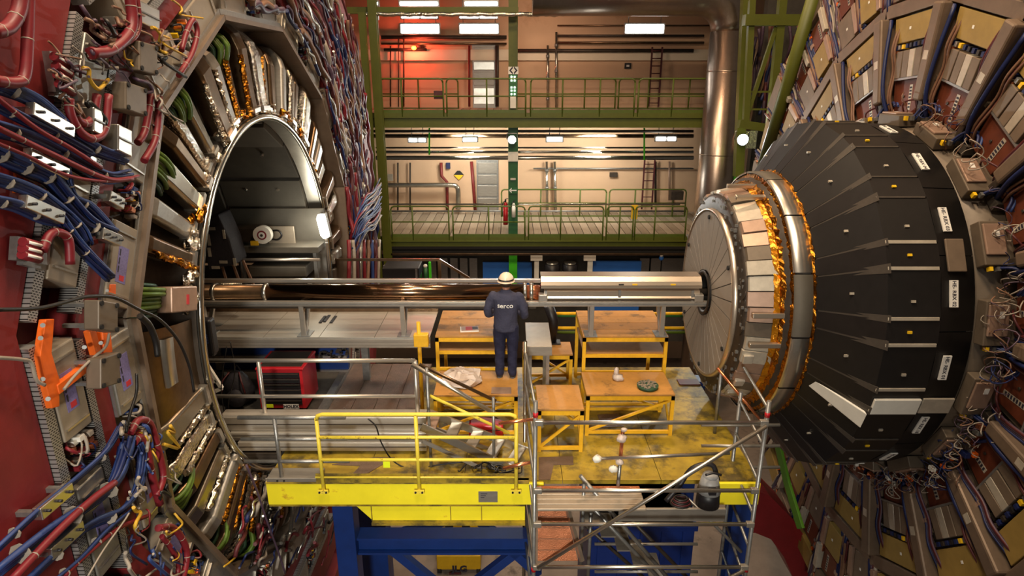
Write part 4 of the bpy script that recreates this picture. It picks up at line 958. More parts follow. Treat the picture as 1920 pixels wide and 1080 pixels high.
for k in range(18):
    pw, pn = 2+20*k, 12+20*k
    panel(pw, 6.4, 0, 'cone_black'); panel(pn, 3.3, .012, 'cone_black_b')
    for s_, ph in ((-1, pn-3.5), (1, pn+3.5)):
        w0, w1 = .012, .06 if s_ > 0 else .045
        rotx(MB().add([(X0+.02, RA+.028, -w0), (X0+.02, RA+.028, w0), (X1+.02, RB+.05, w1), (X1+.02, RB+.05, -w1), (X0+.02, RA-.03, -w0), (X0+.02, RA-.03, w0), (X1+.01, RB-.02, w1), (X1+.01, RB-.02, -w1)],
             [(0, 1, 2, 3), (7, 6, 5, 4), (0, 4, 5, 1), (1, 5, 6, 2), (2, 6, 7, 3), (3, 7, 4, 0)]).build('cone_rib', 'rib_grey', cone, local=True), ph)
        near = 142 < ph < 205
        rotx(MB().bb((X1, RB-.01, -.022 if near else -.012), (X2-.02, RB+.03, .022 if near else .012)).build('side_strip', CREAM if near and ph not in () else 'rib_grey', cone, local=True, bevel=.006), ph)
    MB().rev([(X2, RB+.01), (X2+.02, RB+.0), (X3, RB-.02), (X3, RB-.08)], 5, 20*k+2-10+.15, 20*k+2+10-.15).build('band_plate', 'cone_black', cone, local=True)
    # stickers and tabs
    if 60 < pw < 260:
        num = {122: '04', 142: '03', 162: '02', 182: '01', 202: '18', 222: '17', 102: '05', 82: '06'}.get(pw, '07')
        st = MB().bb((X2+.10, RB-.005, -.16), (X2+.20, RB+.012, .16)).build('sticker', 'paper', cone, local=True); rotx(st, pw)
        tx = text('HE- RBX '+num, .062, axes((X2+.15, RB+.013, 0), (0, 0, 1), (1, 0, 0)), 'ink', cone, 'lettering', .001, .001); rotx(tx, pw)
    for ph, x, r in ((pw, 4.2, 2.28), (pn, 4.72, RB+.015), (pw+2, 4.75, RB)):
        rotx(MB().box((x, r+.012, 0), (.05, .02, .03)).build('tab', 'hook_yellow' if ph == pn else 'panel_cream', cone, local=True), ph)
rotx(MB().bb((X2+.08, RB, -.2), (X2+.30, RB+.03, .2)).build('beige_plate', 'chamber_grey', cone, local=True, bevel=.01), 152)
rotx(MB().bb((X1+.02, RB+.01, -.12), (X2-.03, RB+.05, .12)).build('white_board', 'white_paint', cone, local=True, bevel=.01), 194)
rotx(MB().bb((X2+.0, RB+.0, -.12), (X3-.03, RB+.03, .12)).build('white_board', 'panel_cream', cone, local=True, bevel=.01), 194)
rotx(MB().add([(X0+.04, RA+.05, -.07), (X0+.04, RA+.05, .07), (X1-.02, RB+.06, .13), (X1-.02, RB+.06, -.13), (X0+.04, RA, -.07), (X0+.04, RA, .07), (X1-.02, RB, .13), (X1-.02, RB, -.13)],
     [(0, 1, 2, 3), (7, 6, 5, 4), (0, 4, 5, 1), (1, 5, 6, 2), (2, 6, 7, 3), (3, 7, 4, 0)]).build('white_board', 'white_paint', cone, local=True, bevel=.01), 199)
# ---- endcap disc
XE = 6.05
wr = lambda phi: clock(hourR(phi))
ed = thing('endcap_disc', 'great dark steel disc at right that carries rings of chambers', 'disc', (XE, 0, 0))
MB().rev([(0.0, 2.3), (0.0, 6.2), (.6, 6.2)], 72).build('face', 'slab_dark', ed, local=True)
MB().rev([(-.62, 2.3), (-.62, 2.56), (0, 2.6)], 72).build('collar', 'crate_grey', ed, local=True)
for k in range(18):
    a = 20*k+5
    rotx(MB().bar((-.16, 4.28, -.77), (-.16, 4.28, .77), .2, .12, up=(1, 0, 0)).build('ring_beam', 'arm_grey', ed, local=True, bevel=.01), a)
# inner chambers
def quadbox(mb, r0, r1, w0, w1, h0, h1, off=0):
    return mb.prism([V(-h0, r0, off-w0), V(-h0, r1, off-w1), V(-h0, r1, off+w1), V(-h0, r0, off+w0)], (-(h1-h0), 0, 0))
def chamber_parts(t, seed):
    rnd = random.Random(seed); L = dict(local=True)
    quadbox(MB(), 2.68, 4.18, .33, .56, .0, .12).build('frame', 'crate_grey', t, **L)
    quadbox(MB(), 2.74, 3.24, .27, .34, .12, .17, -.03).build('board', 'copper_board', t, bevel=.006, **L)
    st = quadbox(MB(), 2.80, 3.16, .035, .035, .17, .175, .08).build('label_strip', 'panel_cream', t, **L)
    for q in range(7): MB().bb((-.178, 2.83+q*.046, .055), (-.175, 2.855+q*.046, .105)).build('printed_mark', 'ink', st, **L)
    MB().cyl((-.17, 3.0, -.08), (-.185, 3.0, -.08), .02, 8).build('screw', 'dark_steel', t, **L)
    for q, (o, wd, m) in enumerate(((-.25, .07, 'chamber_grey'), (-.08, .07, 'chamber_grey'), (.06, .06, 'panel_cream'), (.21, .07, 'chamber_grey'))):
        quadbox(MB(), 3.27, 3.66, wd, wd+.008, .12, .22, o).build('module', m, t, bevel=.008, **L)
    MB().bar((-.19, 3.255, -.34), (-.19, 3.255, .34), .03, .05, up=(1, 0, 0)).build('cross_rail', 'galv', t, **L)
    quadbox(MB(), 3.78, 4.15, .44, .50, .12, .2).build('cover', 'chamber_yellow', t, bevel=.01, **L)
    quadbox(MB(), 3.95, 3.99, .02, .02, .2, .204, rnd.uniform(-.15, .1)).build('label', 'paper', t, **L)
    for q in range(9):
        z = -.38+q*.095; MB().box((-.17, 3.72, z), (.1, .06, .05)).build('connector', rnd.choice(['dark_steel', 'galv', 'hook_yellow', 'plastic_black', 'blue_cable']), t, **L)
    for q in range(14):
        r = rnd.uniform(2.75, 4.1); z = rnd.choice((-1, 1))*rnd.uniform(.30, .50); MB().box((-.15, r, z), (rnd.uniform(.06, .14), rnd.uniform(.03, .10), rnd.uniform(.03, .06))).build('connector', rnd.choice(['dark_steel', 'galv', 'copper_tip', 'panel_pink', 'plastic_black', 'crate_grey']), t, **L)
    for q in range(12):
        z = rnd.uniform(-.36, .36); r = rnd.uniform(2.9, 3.5); sgn = rnd.choice((-1, 1)); z0 = sgn*rnd.uniform(.33, .44)
        MB().tube(cut([V(-.15, 2.72, z0*.9), V(-.24, 3.0, z0*.95), V(-.2, 3.4, z0), V(-.24, 3.7, z0*1.05), V(-.16, 4.1, z0*1.1)], 4), rnd.choice([.008, .012, .018, .024]), 6).build('lead', rnd.choice(['blue_cable', 'tan_cable', 'red_dark', 'tan_cable', 'purple_cable']), t, **L)
ch = None
for k in range(18):
    phi = 5+20*k
    lab = 'brown-board chamber with yellow cover, inner ring of right disc at %s' % wr(phi)
    if ch is None:
        ch = thing('inner_chamber', lab, 'chamber', (XE, 0, 0), (R_(phi), 0, 0), 'inner chambers on the right disc'); chamber_parts(ch, 3)
    else: dup(ch, rot=(R_(phi), 0, 0), label=lab)
arm = None
for k in range(18):
    phi = 14.5+20*k
    lab = 'thick grey radial beam between chambers of the right disc at %s' % wr(phi)
    if arm is None:
        arm = thing('radial_beam', lab, 'beam', (XE, 0, 0), (R_(phi), 0, 0), 'radial beams on the right disc')
        quadbox(MB(), 2.95, 4.24, .09, .11, 0, .34).build('body', 'arm_grey', arm, local=True, bevel=.03)
        quadbox(MB(), 2.62, 2.95, .05, .05, 0, .26).build('foot', 'dark_steel', arm, local=True, bevel=.01)
        quadbox(MB(), 3.5, 3.62, .05, .05, .34, .343).build('label', 'panel_cream', arm, local=True)
        MB().tube(cut([V(-.2, 2.7, .13), V(-.3, 3.1, .14), V(-.28, 3.6, .15), V(-.2, 4.2, .16)], 4), .03, 6).build('lead', 'blue_cable', arm, local=True)
    else: dup(arm, rot=(R_(phi), 0, 0), label=lab)
# outer chambers
oc = [None, None]
for k in range(36):
    phi = 10*k
    if not (-1 <= phi <= 142 or 208 <= phi <= 330): continue
    i = k % 2; lab = '%s chamber in the outer ring of the right disc at %s' % (('grey-plated', 'yellow-plated')[i], wr(phi))
    if oc[i] is None:
        t = oc[i] = thing('outer_chamber', lab, 'chamber', (XE, 0, 0), (R_(phi), 0, 0), 'outer chambers on the right disc'); L = dict(local=True)
        quadbox(MB(), 4.40, 6.1, .36, .52, 0, .08+.07*i).build('frame', 'crate_grey', t, **L)
        h = .08+.07*i
        quadbox(MB(), 4.46, 5.0, .22, .25, h, h+.09, -.08).build('plate', ('chamber_grey', 'chamber_yellow')[i], t, bevel=.01, **L)
        quadbox(MB(), 4.70, 4.74, .02, .02, h+.09, h+.094, -.05).build('label', 'paper', t, **L)
        quadbox(MB(), 4.46, 5.0, .05, .06, h, h+.12, .24).build('module', 'panel_pink', t, bevel=.01, **L)
        quadbox(MB(), 5.08, 5.55, .25, .28, h, h+.05, -.06).build('board', 'copper_board', t, bevel=.006, **L)
        st = quadbox(MB(), 5.14, 5.48, .03, .03, h+.05, h+.054, .04).build('label_strip', 'panel_cream', t, **L)
        for q in range(6): MB().bb((-h-.057, 5.17+q*.05, .02), (-h-.054, 5.20+q*.05, .06)).build('printed_mark', 'ink', st, **L)
        quadbox(MB(), 5.08, 5.6, .05, .06, h, h+.14, .30).build('module', 'panel_cream', t, bevel=.01, **L)
        quadbox(MB(), 5.66, 6.05, .34, .38, h, h+.09, -.04).build('plate', ('chamber_yellow', 'chamber_grey')[i], t, bevel=.01, **L)
        rnd = random.Random(5+i)
        for q in range(18):
            z0 = rnd.choice((-1, 1))*rnd.uniform(.24, .42); r = 4.4
            MB().tube(cut([V(-h-.05, r+j*.33+rnd.uniform(-.08, .08), z0*(1+.1*j)+rnd.uniform(-.06, .06)) for j in range(6)], 4), rnd.choice([.012, .02, .032]), 6).build('lead', rnd.choice(['blue_cable', 'red_dark', 'tan_cable', 'purple_cable', 'white_cable']), t, **L)
        for q in range(22):
            MB().box((-h-.03, rnd.uniform(4.45, 6.0), rnd.choice((-1, 1))*rnd.uniform(.25, .4)), (.08, rnd.uniform(.04, .12), .06)).build('connector', rnd.choice(['galv', 'dark_steel', 'copper_tip', 'panel_pink', 'orange_paint']), t, **L)
    else: dup(oc[i], rot=(R_(phi), 0, 0), label=lab)
# readout boxes around the back edge of the black band
rb = None
for k in range(18):
    phi = 10+20*k
    if not (30 < phi < 290): continue
    lab = 'grey readout box with a pale lid behind the black band at %s' % wr(phi)
    if rb is None:
        t = rb = thing('readout_box', lab, 'box', (XE, 0, 0), (R_(phi), 0, 0), 'readout boxes behind the black band'); L = dict(local=True)
        MB().bb((-.52, 2.58, -.30), (-.05, 2.74, .24)).build('body', 'crate_grey', t, bevel=.012, **L)
        MB().bb((-.50, 2.74, -.26), (-.26, 2.77, .12)).build('lid', 'panel_pink', t, bevel=.01, **L)
        MB().bb((-.38, 2.77, -.18), (-.32, 2.773, -.10)).build('label', 'paper', t, **L)
        MB().bb((-.24, 2.6, .26), (-.05, 2.72, .44)).build('bracket', 'rib_grey', t, **L)
        for q in range(5): MB().box((-.45+q*.09, 2.70, .28), (.04, .06, .05)).build('connector', ['hook_yellow', 'galv', 'dark_steel', 'galv', 'blue_cable'][q], t, **L)
        for q in range(6):
            x = -.36+q*.05; MB().tube(cut([V(x, 2.68, .26), V(x+.1, 2.86, .32), V(x+.16, 2.90, .48), V(x+.1, 2.8, .62)], 4), .018, 6).build('ribbon', 'blue_light' if q % 2 else 'blue_cable', t, **L)
        MB().tube(cut([V(-.2, 2.72, -.2), V(-.3, 2.9, -.1), V(-.2, 2.95, .1), V(-.1, 2.85, .2)], 5), .014, 6).build('lead', 'red_dark', t, **L)
    else: dup(rb, rot=(R_(phi), 0, 0), label=lab)
# loose loops of fibre and wire round the rim
for i in range(120):
    phi = random.choice([random.uniform(195, 262), random.uniform(195, 250), random.uniform(90, 150), random.uniform(150, 200)]); r = random.uniform(2.72, 3.02); rad = random.uniform(.05, .17); m = random.choice(['white_cable', 'tan_cable', 'white_cable', 'blue_cable', 'tan_cable', 'purple_cable'])
    M = Matrix.Translation(V(XE-random.uniform(.25, .5), 0, 0)) @ Matrix.Rotation(R_(phi), 4, 'X'); e = random.uniform(.6, 1.0); a0 = random.uniform(0, 360); sp = random.uniform(200, 360)
    pts = [M @ V(-.06*math.sin(R_(a*2)), r+rad*math.cos(R_(a0+a)), rad*e*math.sin(R_(a0+a))) for a in [sp*j/14 for j in range(15)]]
    tag(MB().tube(pts, random.choice([.005, .008]), 5).build('wire_loop', m), '%s %s wire loop at the rim of the right disc, %s' % ('wide' if rad > .12 else 'narrow' if rad > .08 else 'tiny', CN[m], wr(phi)), 'wire', 'wire loops at the right disc rim')
for i in range(70):
    phi = random.uniform(195, 290); r = random.uniform(2.66, 2.95); m = random.choice(['dark_steel', 'galv', 'white_paint', 'copper_tip', 'blue_cable', 'panel_pink', 'orange_paint'])
    M = Matrix.Translation(V(XE-random.uniform(.2, .45), 0, 0)) @ Matrix.Rotation(R_(phi), 4, 'X'); c = M @ V(0, r, 0); s_ = random.uniform(.03, .07)
    tag(MB().box(c, (s_, s_*1.5, s_)).build('patch_connector', m, bevel=.006), 'small %s connector block at the right disc rim, %s' % ({'dark_steel': 'dark', 'galv': 'grey', 'white_paint': 'white', 'copper_tip': 'copper', 'blue_cable': 'blue', 'panel_pink': 'pinkish', 'orange_paint': 'orange'}[m], wr(phi)), 'connector', 'connector blocks below the black cone')
# lower right: green edge strip and red arch foot
P = [W(1452, 838, X=4.6), W(1462, 838, X=4.6), W(1478, 905, X=4.6), W(1504, 990, X=4.6), W(1494, 992, X=4.6), W(1469, 908, X=4.6)]
tag(MB().prism(P, (.05, 0, 0)).build('green_strip', 'green_mid', bevel=.01), 'bright green steel strip below the black cone', 'strip')
Yr = 1.2
P = [W(px, py, Y=Yr) for px, py in ((1390, 905), (1440, 925), (1480, 965), (1512, 1010), (1535, 1090), (1490, 1090), (1470, 1045), (1446, 1012), (1416, 1000), (1390, 1000))]
t = thing('red_arch', 'dark red curved steel support leg at the foot of the right disc', 'support', (P[4].x, Yr, P[4].z))
MB().prism(P, (0, .8, 0)).build('web', 'red_arch', t, bevel=.02)
MB().prism([p+V(0, -.08, 0) for p in P[:5]]+[p+V(-.12, -.08, -.05) for p in reversed(P[:5])], (0, .08, 0)).build('flange', 'red_arch', t)
# ================================================================ CENTRE: beam pipe, tables, platforms
ZT, ZM, ZP = -.67, -1.25, -1.95
PM = 117.6
def xb(px): return (px-960)/PM
# ---- beam pipe and rails
t = thing('beam_pipe', 'long polished copper-brown beam pipe running from the bore to the trough', 'pipe', (xb(700), 0, -.14))
MB().cyl((xb(500), 0, .0), (xb(985), 0, .0), .135, 28).build('pipe', 'copper_pipe', t)
MB().cyl((-7.5, 0, .0), (xb(500), 0, .0), .128, 28).build('sleeve', 'duct_bronze', t)
for px, r in ((404, .145), (500, .142), (984, .15), (996, .15)): MB().cyl((xb(px)-.03, 0, 0), (xb(px)+.03, 0, 0), r, 24).build('flange', 'alu_bright', t)
MB().cyl((xb(985), 0, 0), (xb(1012), 0, 0), .12, 24).build('copper_joint', 'copper_tip', t)
MB().bb((xb(380), -.10, -.24), (xb(1005), .0, -.15)).build('cradle', 'dark_steel', t)
tag(MB().bb((-6.5, .30, .06), (xb(1015), .37, .12)).build('rear_rail', 'rail_alu', bevel=.006), 'slim aluminium rail running behind the beam pipe', 'rail')
zf = W(700, 569, Y=-.2).z
t = thing('front_rail', 'long aluminium profile rail in front of and below the beam pipe', 'rail', (0, -.2, zf))
MB().bb((-6.5, -.24, zf-.04), (xb(1326), -.16, zf+.04)).build('profile', 'rail_alu', t, bevel=.006); MB().bb((-6.5, -.246, zf-.008), (xb(1326), -.24, zf+.008)).build('groove', 'galv', t)
for px, l in ((388, 'leftmost aluminium rail support, beside the black case'), (570, 'second aluminium rail support, on the grey platform'), (757, 'aluminium rail support at the right end of the grey platform'),
              (1108, 'aluminium rail support on the left edge of the right high table'), (1240, 'aluminium rail support on the right edge of the right high table')):
    x = xb(px); t = thing('rail_support', l, 'support', (x, -.2, ZT), group='rail supports')
    MB().bb((x-.035, -.235, ZT), (x+.035, -.165, zf-.04)).build('leg', 'rail_alu', t, bevel=.005)
    MB().bar((x, -.1, ZT+.05), (x, .34, .05), .06).build('brace', 'rail_alu', t)
    MB().prism([V(x-.02, -.16, ZT+.01), V(x-.02, .02, ZT+.01), V(x-.02, -.16, ZT+.16)], (.04, 0, 0)).build('gusset', 'galv', t)
    MB().bb((x-.1, -.25, ZT), (x+.1, .02, ZT+.015)).build('foot_plate', 'galv', t)
    MB().bar((x, .34, zf), (x, -.2, zf), .05).build('cross_bar', 'rail_alu', t)
# ---- aluminium trough at right: two half shells
def ext(pts, x0, x1, th, name, m, t):
    """thin folded sheet along x from a (y, z) polyline"""
    mb = MB()
    for a, b in zip(pts[:-1], pts[1:]):
        d = Vector((b[0]-a[0], b[1]-a[1])).normalized(); n_ = (-d[1]*th, d[0]*th)
        mb.prism([V(x0, a[0], a[1]), V(x0, b[0], b[1]), V(x0, b[0]+n_[0], b[1]+n_[1]), V(x0, a[0]+n_[0], a[1]+n_[1])], (x1-x0, 0, 0))
    return mb.build(name, m, t)
t = thing('upper_trough', 'aluminium upper half shell over the beam line at right', 'trough', (xb(1160), 0, .15))
XA, XB = xb(1013), xb(1308)
for nm, pts in (('top_sheet', [(-.10, .285), (.16, .285)]), ('front_sheet', [(-.19, .17), (-.16, .22), (-.10, .285)]), ('lip', [(-.19, .13), (-.19, .17)])): ext(pts, XA, XB, .012, nm, 'trough', t)
for px in (1185, 1160, 1255): MB().bb((xb(px)-.04, -.199, .178), (xb(px)+.04, -.17, .20)).build('warning_tag', 'hook_yellow' if px != 1160 else 'plastic_black', t)
for x in (XA+.03, XB-.05): ext([(-.19, .13), (-.16, .22), (-.10, .285), (.16, .285)], x, x+.03, -.02, 'end_frame', 'galv', t)
MB().cyl((XA, .05, .10), (XB, .05, .10), .025, 10).build('red_inner_rod', 'red_hose', t)
t = thing('lower_trough', 'aluminium lower half shell carried on the front rail at right', 'trough', (xb(1160), 0, -.15))
for nm, pts in (('upper_face', [(-.17, -.01), (-.17, .075)]), ('top_flange', [(-.17, .075), (-.10, .09)]), ('edge_strip', [(-.20, -.04), (-.17, -.01)]), ('underside', [(-.15, -.14), (-.20, -.045)]), ('back_sheet', [(.16, -.14), (.16, .08)]), ('floor_sheet', [(-.15, -.14), (.16, -.14)])):
    ext(pts, XA+.05, XB-.02, .012, nm, 'dark_steel' if nm == 'underside' else 'trough', t)
for px in (1022, 1158, 1292): MB().bb((xb(px)-.02, -.2, -.12), (xb(px)+.02, -.16, .09)).build('clip', 'galv', t)
MB().cyl((XA-.1, 0, 0), (XB+.3, 0, 0), .06, 16).build('inner_pipe', 'dark_steel', t)
for px, l in ((1017, 'left'), (1303, 'right')):
    tag(MB().bb((xb(px)-.07, -.26, zf+.04), (xb(px)+.07, -.12, zf+.16)).build('rail_clamp', 'rail_alu', bevel=.012), 'aluminium clamp block on the front rail at the %s end of the trough' % l, 'clamp')
# ---- grey aluminium platform at left
xr = W(808, 628, Z=ZT).x
t = thing('work_platform', 'long grey aluminium work platform reaching into the bore', 'platform', (-3.6, .4, ZT-.2))
for i in range(6):
    w = (xr+6.6)/6; MB().bb((-6.6+w*i, -.24, ZT-.02), (-6.6+w*(i+1)-.008, 1.0, ZT)).build('top_plate', 'alu_sheet', t)
for z0, z1 in ((-.03, -.075), (-.08, -.125), (-.13, -.175)): MB().bb((-6.6, -.27, ZT+z1), (xr, -.24, ZT+z0)).build('edge_profile', 'rail_alu', t)
MB().bb((-6.6, -.24, ZT-.175), (xr, -.2, ZT-.02)).build('edge_web', 'galv', t)
MB().bb((-6.6, .93, ZT-.02), (xr, 1.0, ZT+.06)).build('rear_curb', 'duct_bronze', t)
for x in (-5.2, -2.6): MB().bb((x-.06, .7, ZP), (x+.06, .82, ZT-.02)).build('leg', 'galv', t)
for i, (px, py) in enumerate(((605, 600), (613, 598), (625, 600))):
    p = W(px, py, Z=ZT); tag(MB().bb((p.x-.025, p.y-.16, ZT), (p.x+.025, p.y+.16, ZT+.02)).build('rubber_pad', 'plastic_black', bevel=.006), 'black rubber pad on the grey platform, %s of three' % ('leftmost', 'middle', 'rightmost')[i], 'pad')
# ---- yellow tables
def table(label, x0, x1, y0, y1, z, zb, top='table_ply', shelf=None, brace=True, boards=3, back=True):
    t = thing('yellow_table', label, 'table', ((x0+x1)/2, (y0+y1)/2, zb)); w = .055
    n = boards; d = (y1-y0)/n
    for i in range(n): MB().bb((x0, y0+d*i, z-.03), (x1, y0+d*(i+1)-.008, z)).build('top_board', top, t, bevel=.004)
    for yy in (y0+w/2, y1-w/2): MB().bb((x0, yy-w/2, z-.10), (x1, yy+w/2, z-.032)).build('apron', 'table_yellow', t)
    for xx in (x0+w/2, x1-w/2): MB().bb((xx-w/2, y0, z-.10), (xx+w/2, y1, z-.032)).build('apron', 'table_yellow', t)
    for xx in (x0+w/2, x1-w/2):
        for yy in (y0+w/2, y1-w/2): MB().bb((xx-w/2, yy-w/2, zb), (xx+w/2, yy+w/2, z-.10)).build('leg', 'table_yellow', t)
    for yy in (y0+w/2, y1-w/2): MB().bb((x0, yy-.02, zb+.03), (x1, yy+.02, zb+.08)).build('foot_rail', 'table_yellow', t)
    if brace:
        MB().bar((x0+.05, y0+.03, zb+.08), (x1-.05, y0+.03, z-.11), .035).build('brace', 'table_yellow', t)
        MB().bar((x1-.05, y1-.03, zb+.08), (x0+.05, y1-.03, z-.11), .035).build('brace', 'table_yellow', t)
        MB().bar((x1-w/2, y0+.05, zb+.08), (x1-w/2, y1-.05, z-.11), .03).build('brace', 'table_yellow', t)
    if shelf:
        MB().bb((x0+.02, y0+.05, z-shelf), (x1-.02, y1-.05, z-shelf+.03)).build('shelf', 'ply_brown', t); MB().bb((x0, y0+.01, z-shelf-.05), (x1, y0+.05, z-shelf)).build('shelf_rail', 'table_yellow', t)
        MB().bb((x0, y0+.01, z-shelf-.34), (x1, y0+.05, z-shelf-.29)).build('lower_rail', 'table_yellow', t)
    return t
def tx(px, py, Z): return W(px, py, Z=Z).x
table('left high yellow table with worn board top behind the standing man', tx(817, 626, ZT), tx(968, 626, ZT), -.2, 1.0, ZT, ZP, shelf=.27, brace=False)
table('right high yellow table with stepped brown boards under the trough', tx(1092, 626, ZT), tx(1251, 626, ZT), -.2, 1.0, ZT, ZP, shelf=.33, brace=False, boards=4)
table('low yellow table the helmeted man stands on', tx(812, 742, ZM), tx(971, 742, ZM), -1.1, -.25, ZM, ZP, boards=1)
table('low yellow table carrying the round tin of screws', tx(1100, 741, ZM), tx(1267, 741, ZM), -1.08, -.3, ZM, ZP, boards=1)
table('small yellow table just right of the man, behind the grey stand', tx(981, 664, ZM), tx(1074, 664, ZM), .4, .95, ZM, ZP, boards=1)
table('yellow step table in the gap left of the tin table', tx(1008, 766, ZM), tx(1095, 766, ZM), -1.53, -.75, ZM, ZP, boards=1)
# grey stand at the man's right
x0, x1 = tx(985, 622, ZT), tx(1030, 622, ZT); t = thing('grey_stand', 'small grey sheet-metal stand on thin legs at the right of the man', 'stand', ((x0+x1)/2, -.5, ZM))
MB().bb((x0, -.75, ZT+.03), (x1, .25, ZT+.06)).build('top', 'alu_tan', t, bevel=.006); MB().bb((x0, -.76, ZT-.09), (x1, -.74, ZT+.05)).build('front_skirt', 'alu_dull', t)
for x in (x0+.06, x1-.06):
    for y in (-.70, .2): MB().bb((x-.025, y-.025, ZM-.02 if y < 0 else ZP), (x+.025, y+.025, ZT+.03)).build('leg', 'galv', t)
t = thing('dark_column', 'dark upright cable column just right of the grey stand', 'column', W(1036, 640, Y=.9))
MB().tube([W(1028, 572, Y=.9), W(1038, 600, Y=.9), W(1034, 640, Y=.9)], .09, 8).build('trunk', 'plastic_black', t); MB().bb((W(1036, 640, Y=.9).x-.14, .8, W(1036, 640, Y=.9).z-.1), (W(1036, 640, Y=.9).x+.14, 1.0, W(1036, 640, Y=.9).z)).build('base', 'plastic_black', t)
# ---- items on the tables
p = W(880, 618, Z=ZT); t = thing('magazine', 'glossy magazine with red and dark cover on the left high table', 'magazine', (p.x, p.y, ZT), (0, 0, R_(6)))
MB().bb((-.15, -.11, 0), (.15, .11, .015)).build('pages', 'paper', t, local=True); MB().bb((-.13, -.09, .015), (.15, .11, .017)).build('cover', 'panel_pink', t, local=True); MB().bb((-.06, -.06, .017), (.05, .09, .0185)).build('cover_red', 'red_ink', t, local=True); MB().bb((.05, -.04, .017), (.14, .08, .0185)).build('cover_blue', 'ink', t, local=True)
p = W(866, 715, Z=ZM); mb = MB(); t = thing('plastic_bag', 'large crumpled clear plastic bag lying on the low table beside the man', 'bag', (p.x, p.y, ZM))
mb.sphere((p.x, p.y, ZM+.07), .30, 16, (1.05, .9, .28))
rr = random.Random(4)
for v in mb.v: v.x += rr.uniform(-.05, .05); v.y += rr.uniform(-.05, .05); v.z = max(ZM+.004, v.z+rr.uniform(-.04, .05))
o = mb.build('film', 'plastic_clear', t)
for q in o.data.polygons: q.use_smooth = False
MB().prism([V(p.x-.22, p.y-.2, ZM+.02), V(p.x+.1, p.y-.3, ZM+.02), V(p.x+.25, p.y-.08, ZM+.03), V(p.x-.08, p.y+.02, ZM+.03)], (0, 0, .01)).build('paper_inside', 'paper', t)
p = W(940, 733, Z=ZM); tag(MB().bb((p.x-.15, p.y-.10, ZM), (p.x+.15, p.y+.10, ZM+.012)).build('paper_sheet', 'panel_pink'), 'pinkish plastic folder on the front edge of the table by the man', 'folder')
p = W(1214, 727, Z=ZM); t = thing('screw_tin', 'round tin full of small metal parts on the low right table', 'tin', (p.x, p.y, ZM))
MB().cyl((p.x, p.y, ZM), (p.x, p.y, ZM+.05), .15, 24, .165).build('dish', 'green_dark_cable', t)
mb = MB()
for i in range(90):
    a = rr.uniform(0, 6.28); r = .145*math.sqrt(rr.random()); mb.box((p.x+r*math.cos(a), p.y+r*math.sin(a), ZM+.055+rr.uniform(0, .012)), (.025, .015, .015))
mb.build('metal_bits', 'alu_tan', t, kind='stuff')
p = W(1159, 713, Z=ZM); t = thing('parts_bag', 'small clear plastic bag of bolts on the low right table', 'bag', (p.x, p.y, ZM))
mb = MB().sphere((p.x, p.y, ZM+.05), .085, 10, (1, 1, .6)); mb.sphere((p.x-.03, p.y+.06, ZM+.12), .06, 8, (.6, .5, 1.2))
for v in mb.v: v += V(rr.uniform(-.02, .02), rr.uniform(-.02, .02), 0); v.z = max(v.z, ZM+.003)
o = mb.build('film', 'plastic_clear', t); MB().sphere((p.x, p.y, ZM+.03), .055, 8, (1, 1, .5)).build('bolts', 'galv', t)
# ---- yellow platform
YF = -2.27
xa, xc = W(500, 920, Y=YF).x, W(985, 920, Y=YF).x; xe = W(1425, 920, Y=YF).x
t = thing('yellow_platform', 'broad worn yellow steel platform under the tables', 'platform', (0, -1, -2.65))
def fl(name, x0, x1, y0, y1, m, z=ZP): MB().bb((x0, y0, z-.06), (x1, y1, z)).build(name, m, t)
for i in range(5):
    d = (xe-xa)/5
    for j in range(3): fl('floor_plate', xa+d*i+.004, xa+d*(i+1)-.004, YF+.05+j*1.2, YF+.05+(j+1)*1.2-.008, 'floor_yellow')
MB().bb((xa, YF, ZP-.36), (xc+.25, YF+.05, ZP-.02)).build('front_beam', 'platform_yellow', t, bevel=.008)
MB().bb((xc+2.6, YF, ZP-.36), (xe, YF+.05, ZP-.02)).build('front_beam', 'platform_yellow', t, bevel=.008)
MB().bb((xa, YF-.01, ZP-.02), (xc+.05, YF+.1, ZP+.0)).build('front_edge', 'floor_yellow', t)
MB().bb((xa, YF+.02, ZP-.40), (xc, YF+.1, ZP-.36)).build('lower_flange', 'floor_yellow', t)
xk = W(688, 960, Y=YF).x; P0 = [V(xk-.18, YF+.06, ZP-.40), V(xc, YF+.06, ZP-.40), V(xc, YF+.06, ZP-.66), V(xk+.05, YF+.06, ZP-.66)]
MB().prism(P0, (0, .08, 0)).build('lower_beam', 'platform_yellow', t, bevel=.006); MB().bb((xk+.05, YF+.0, ZP-.70), (xc, YF+.2, ZP-.66)).build('lower_flange', 'floor_yellow', t)
for px in (697, 845, 903): x = W(px, 960, Y=YF+.06).x; MB().bb((x-.006, YF+.045, ZP-.66), (x+.006, YF+.06, ZP-.40)).build('stiffener', 'floor_yellow', t)
a = W(897, 921, Y=YF); b = W(933, 941, Y=YF); pl = MB().bb((a.x, YF-.008, b.z), (b.x, YF, a.z)).build('name_plate', 'alu_dull', t)
for q in range(3): MB().bb((a.x+.03, YF-.010, a.z-.04-.03*q), (a.x+.12-.02*q, YF-.008, a.z-.03-.03*q)).build('print_line', 'ink', pl)
t0 = t
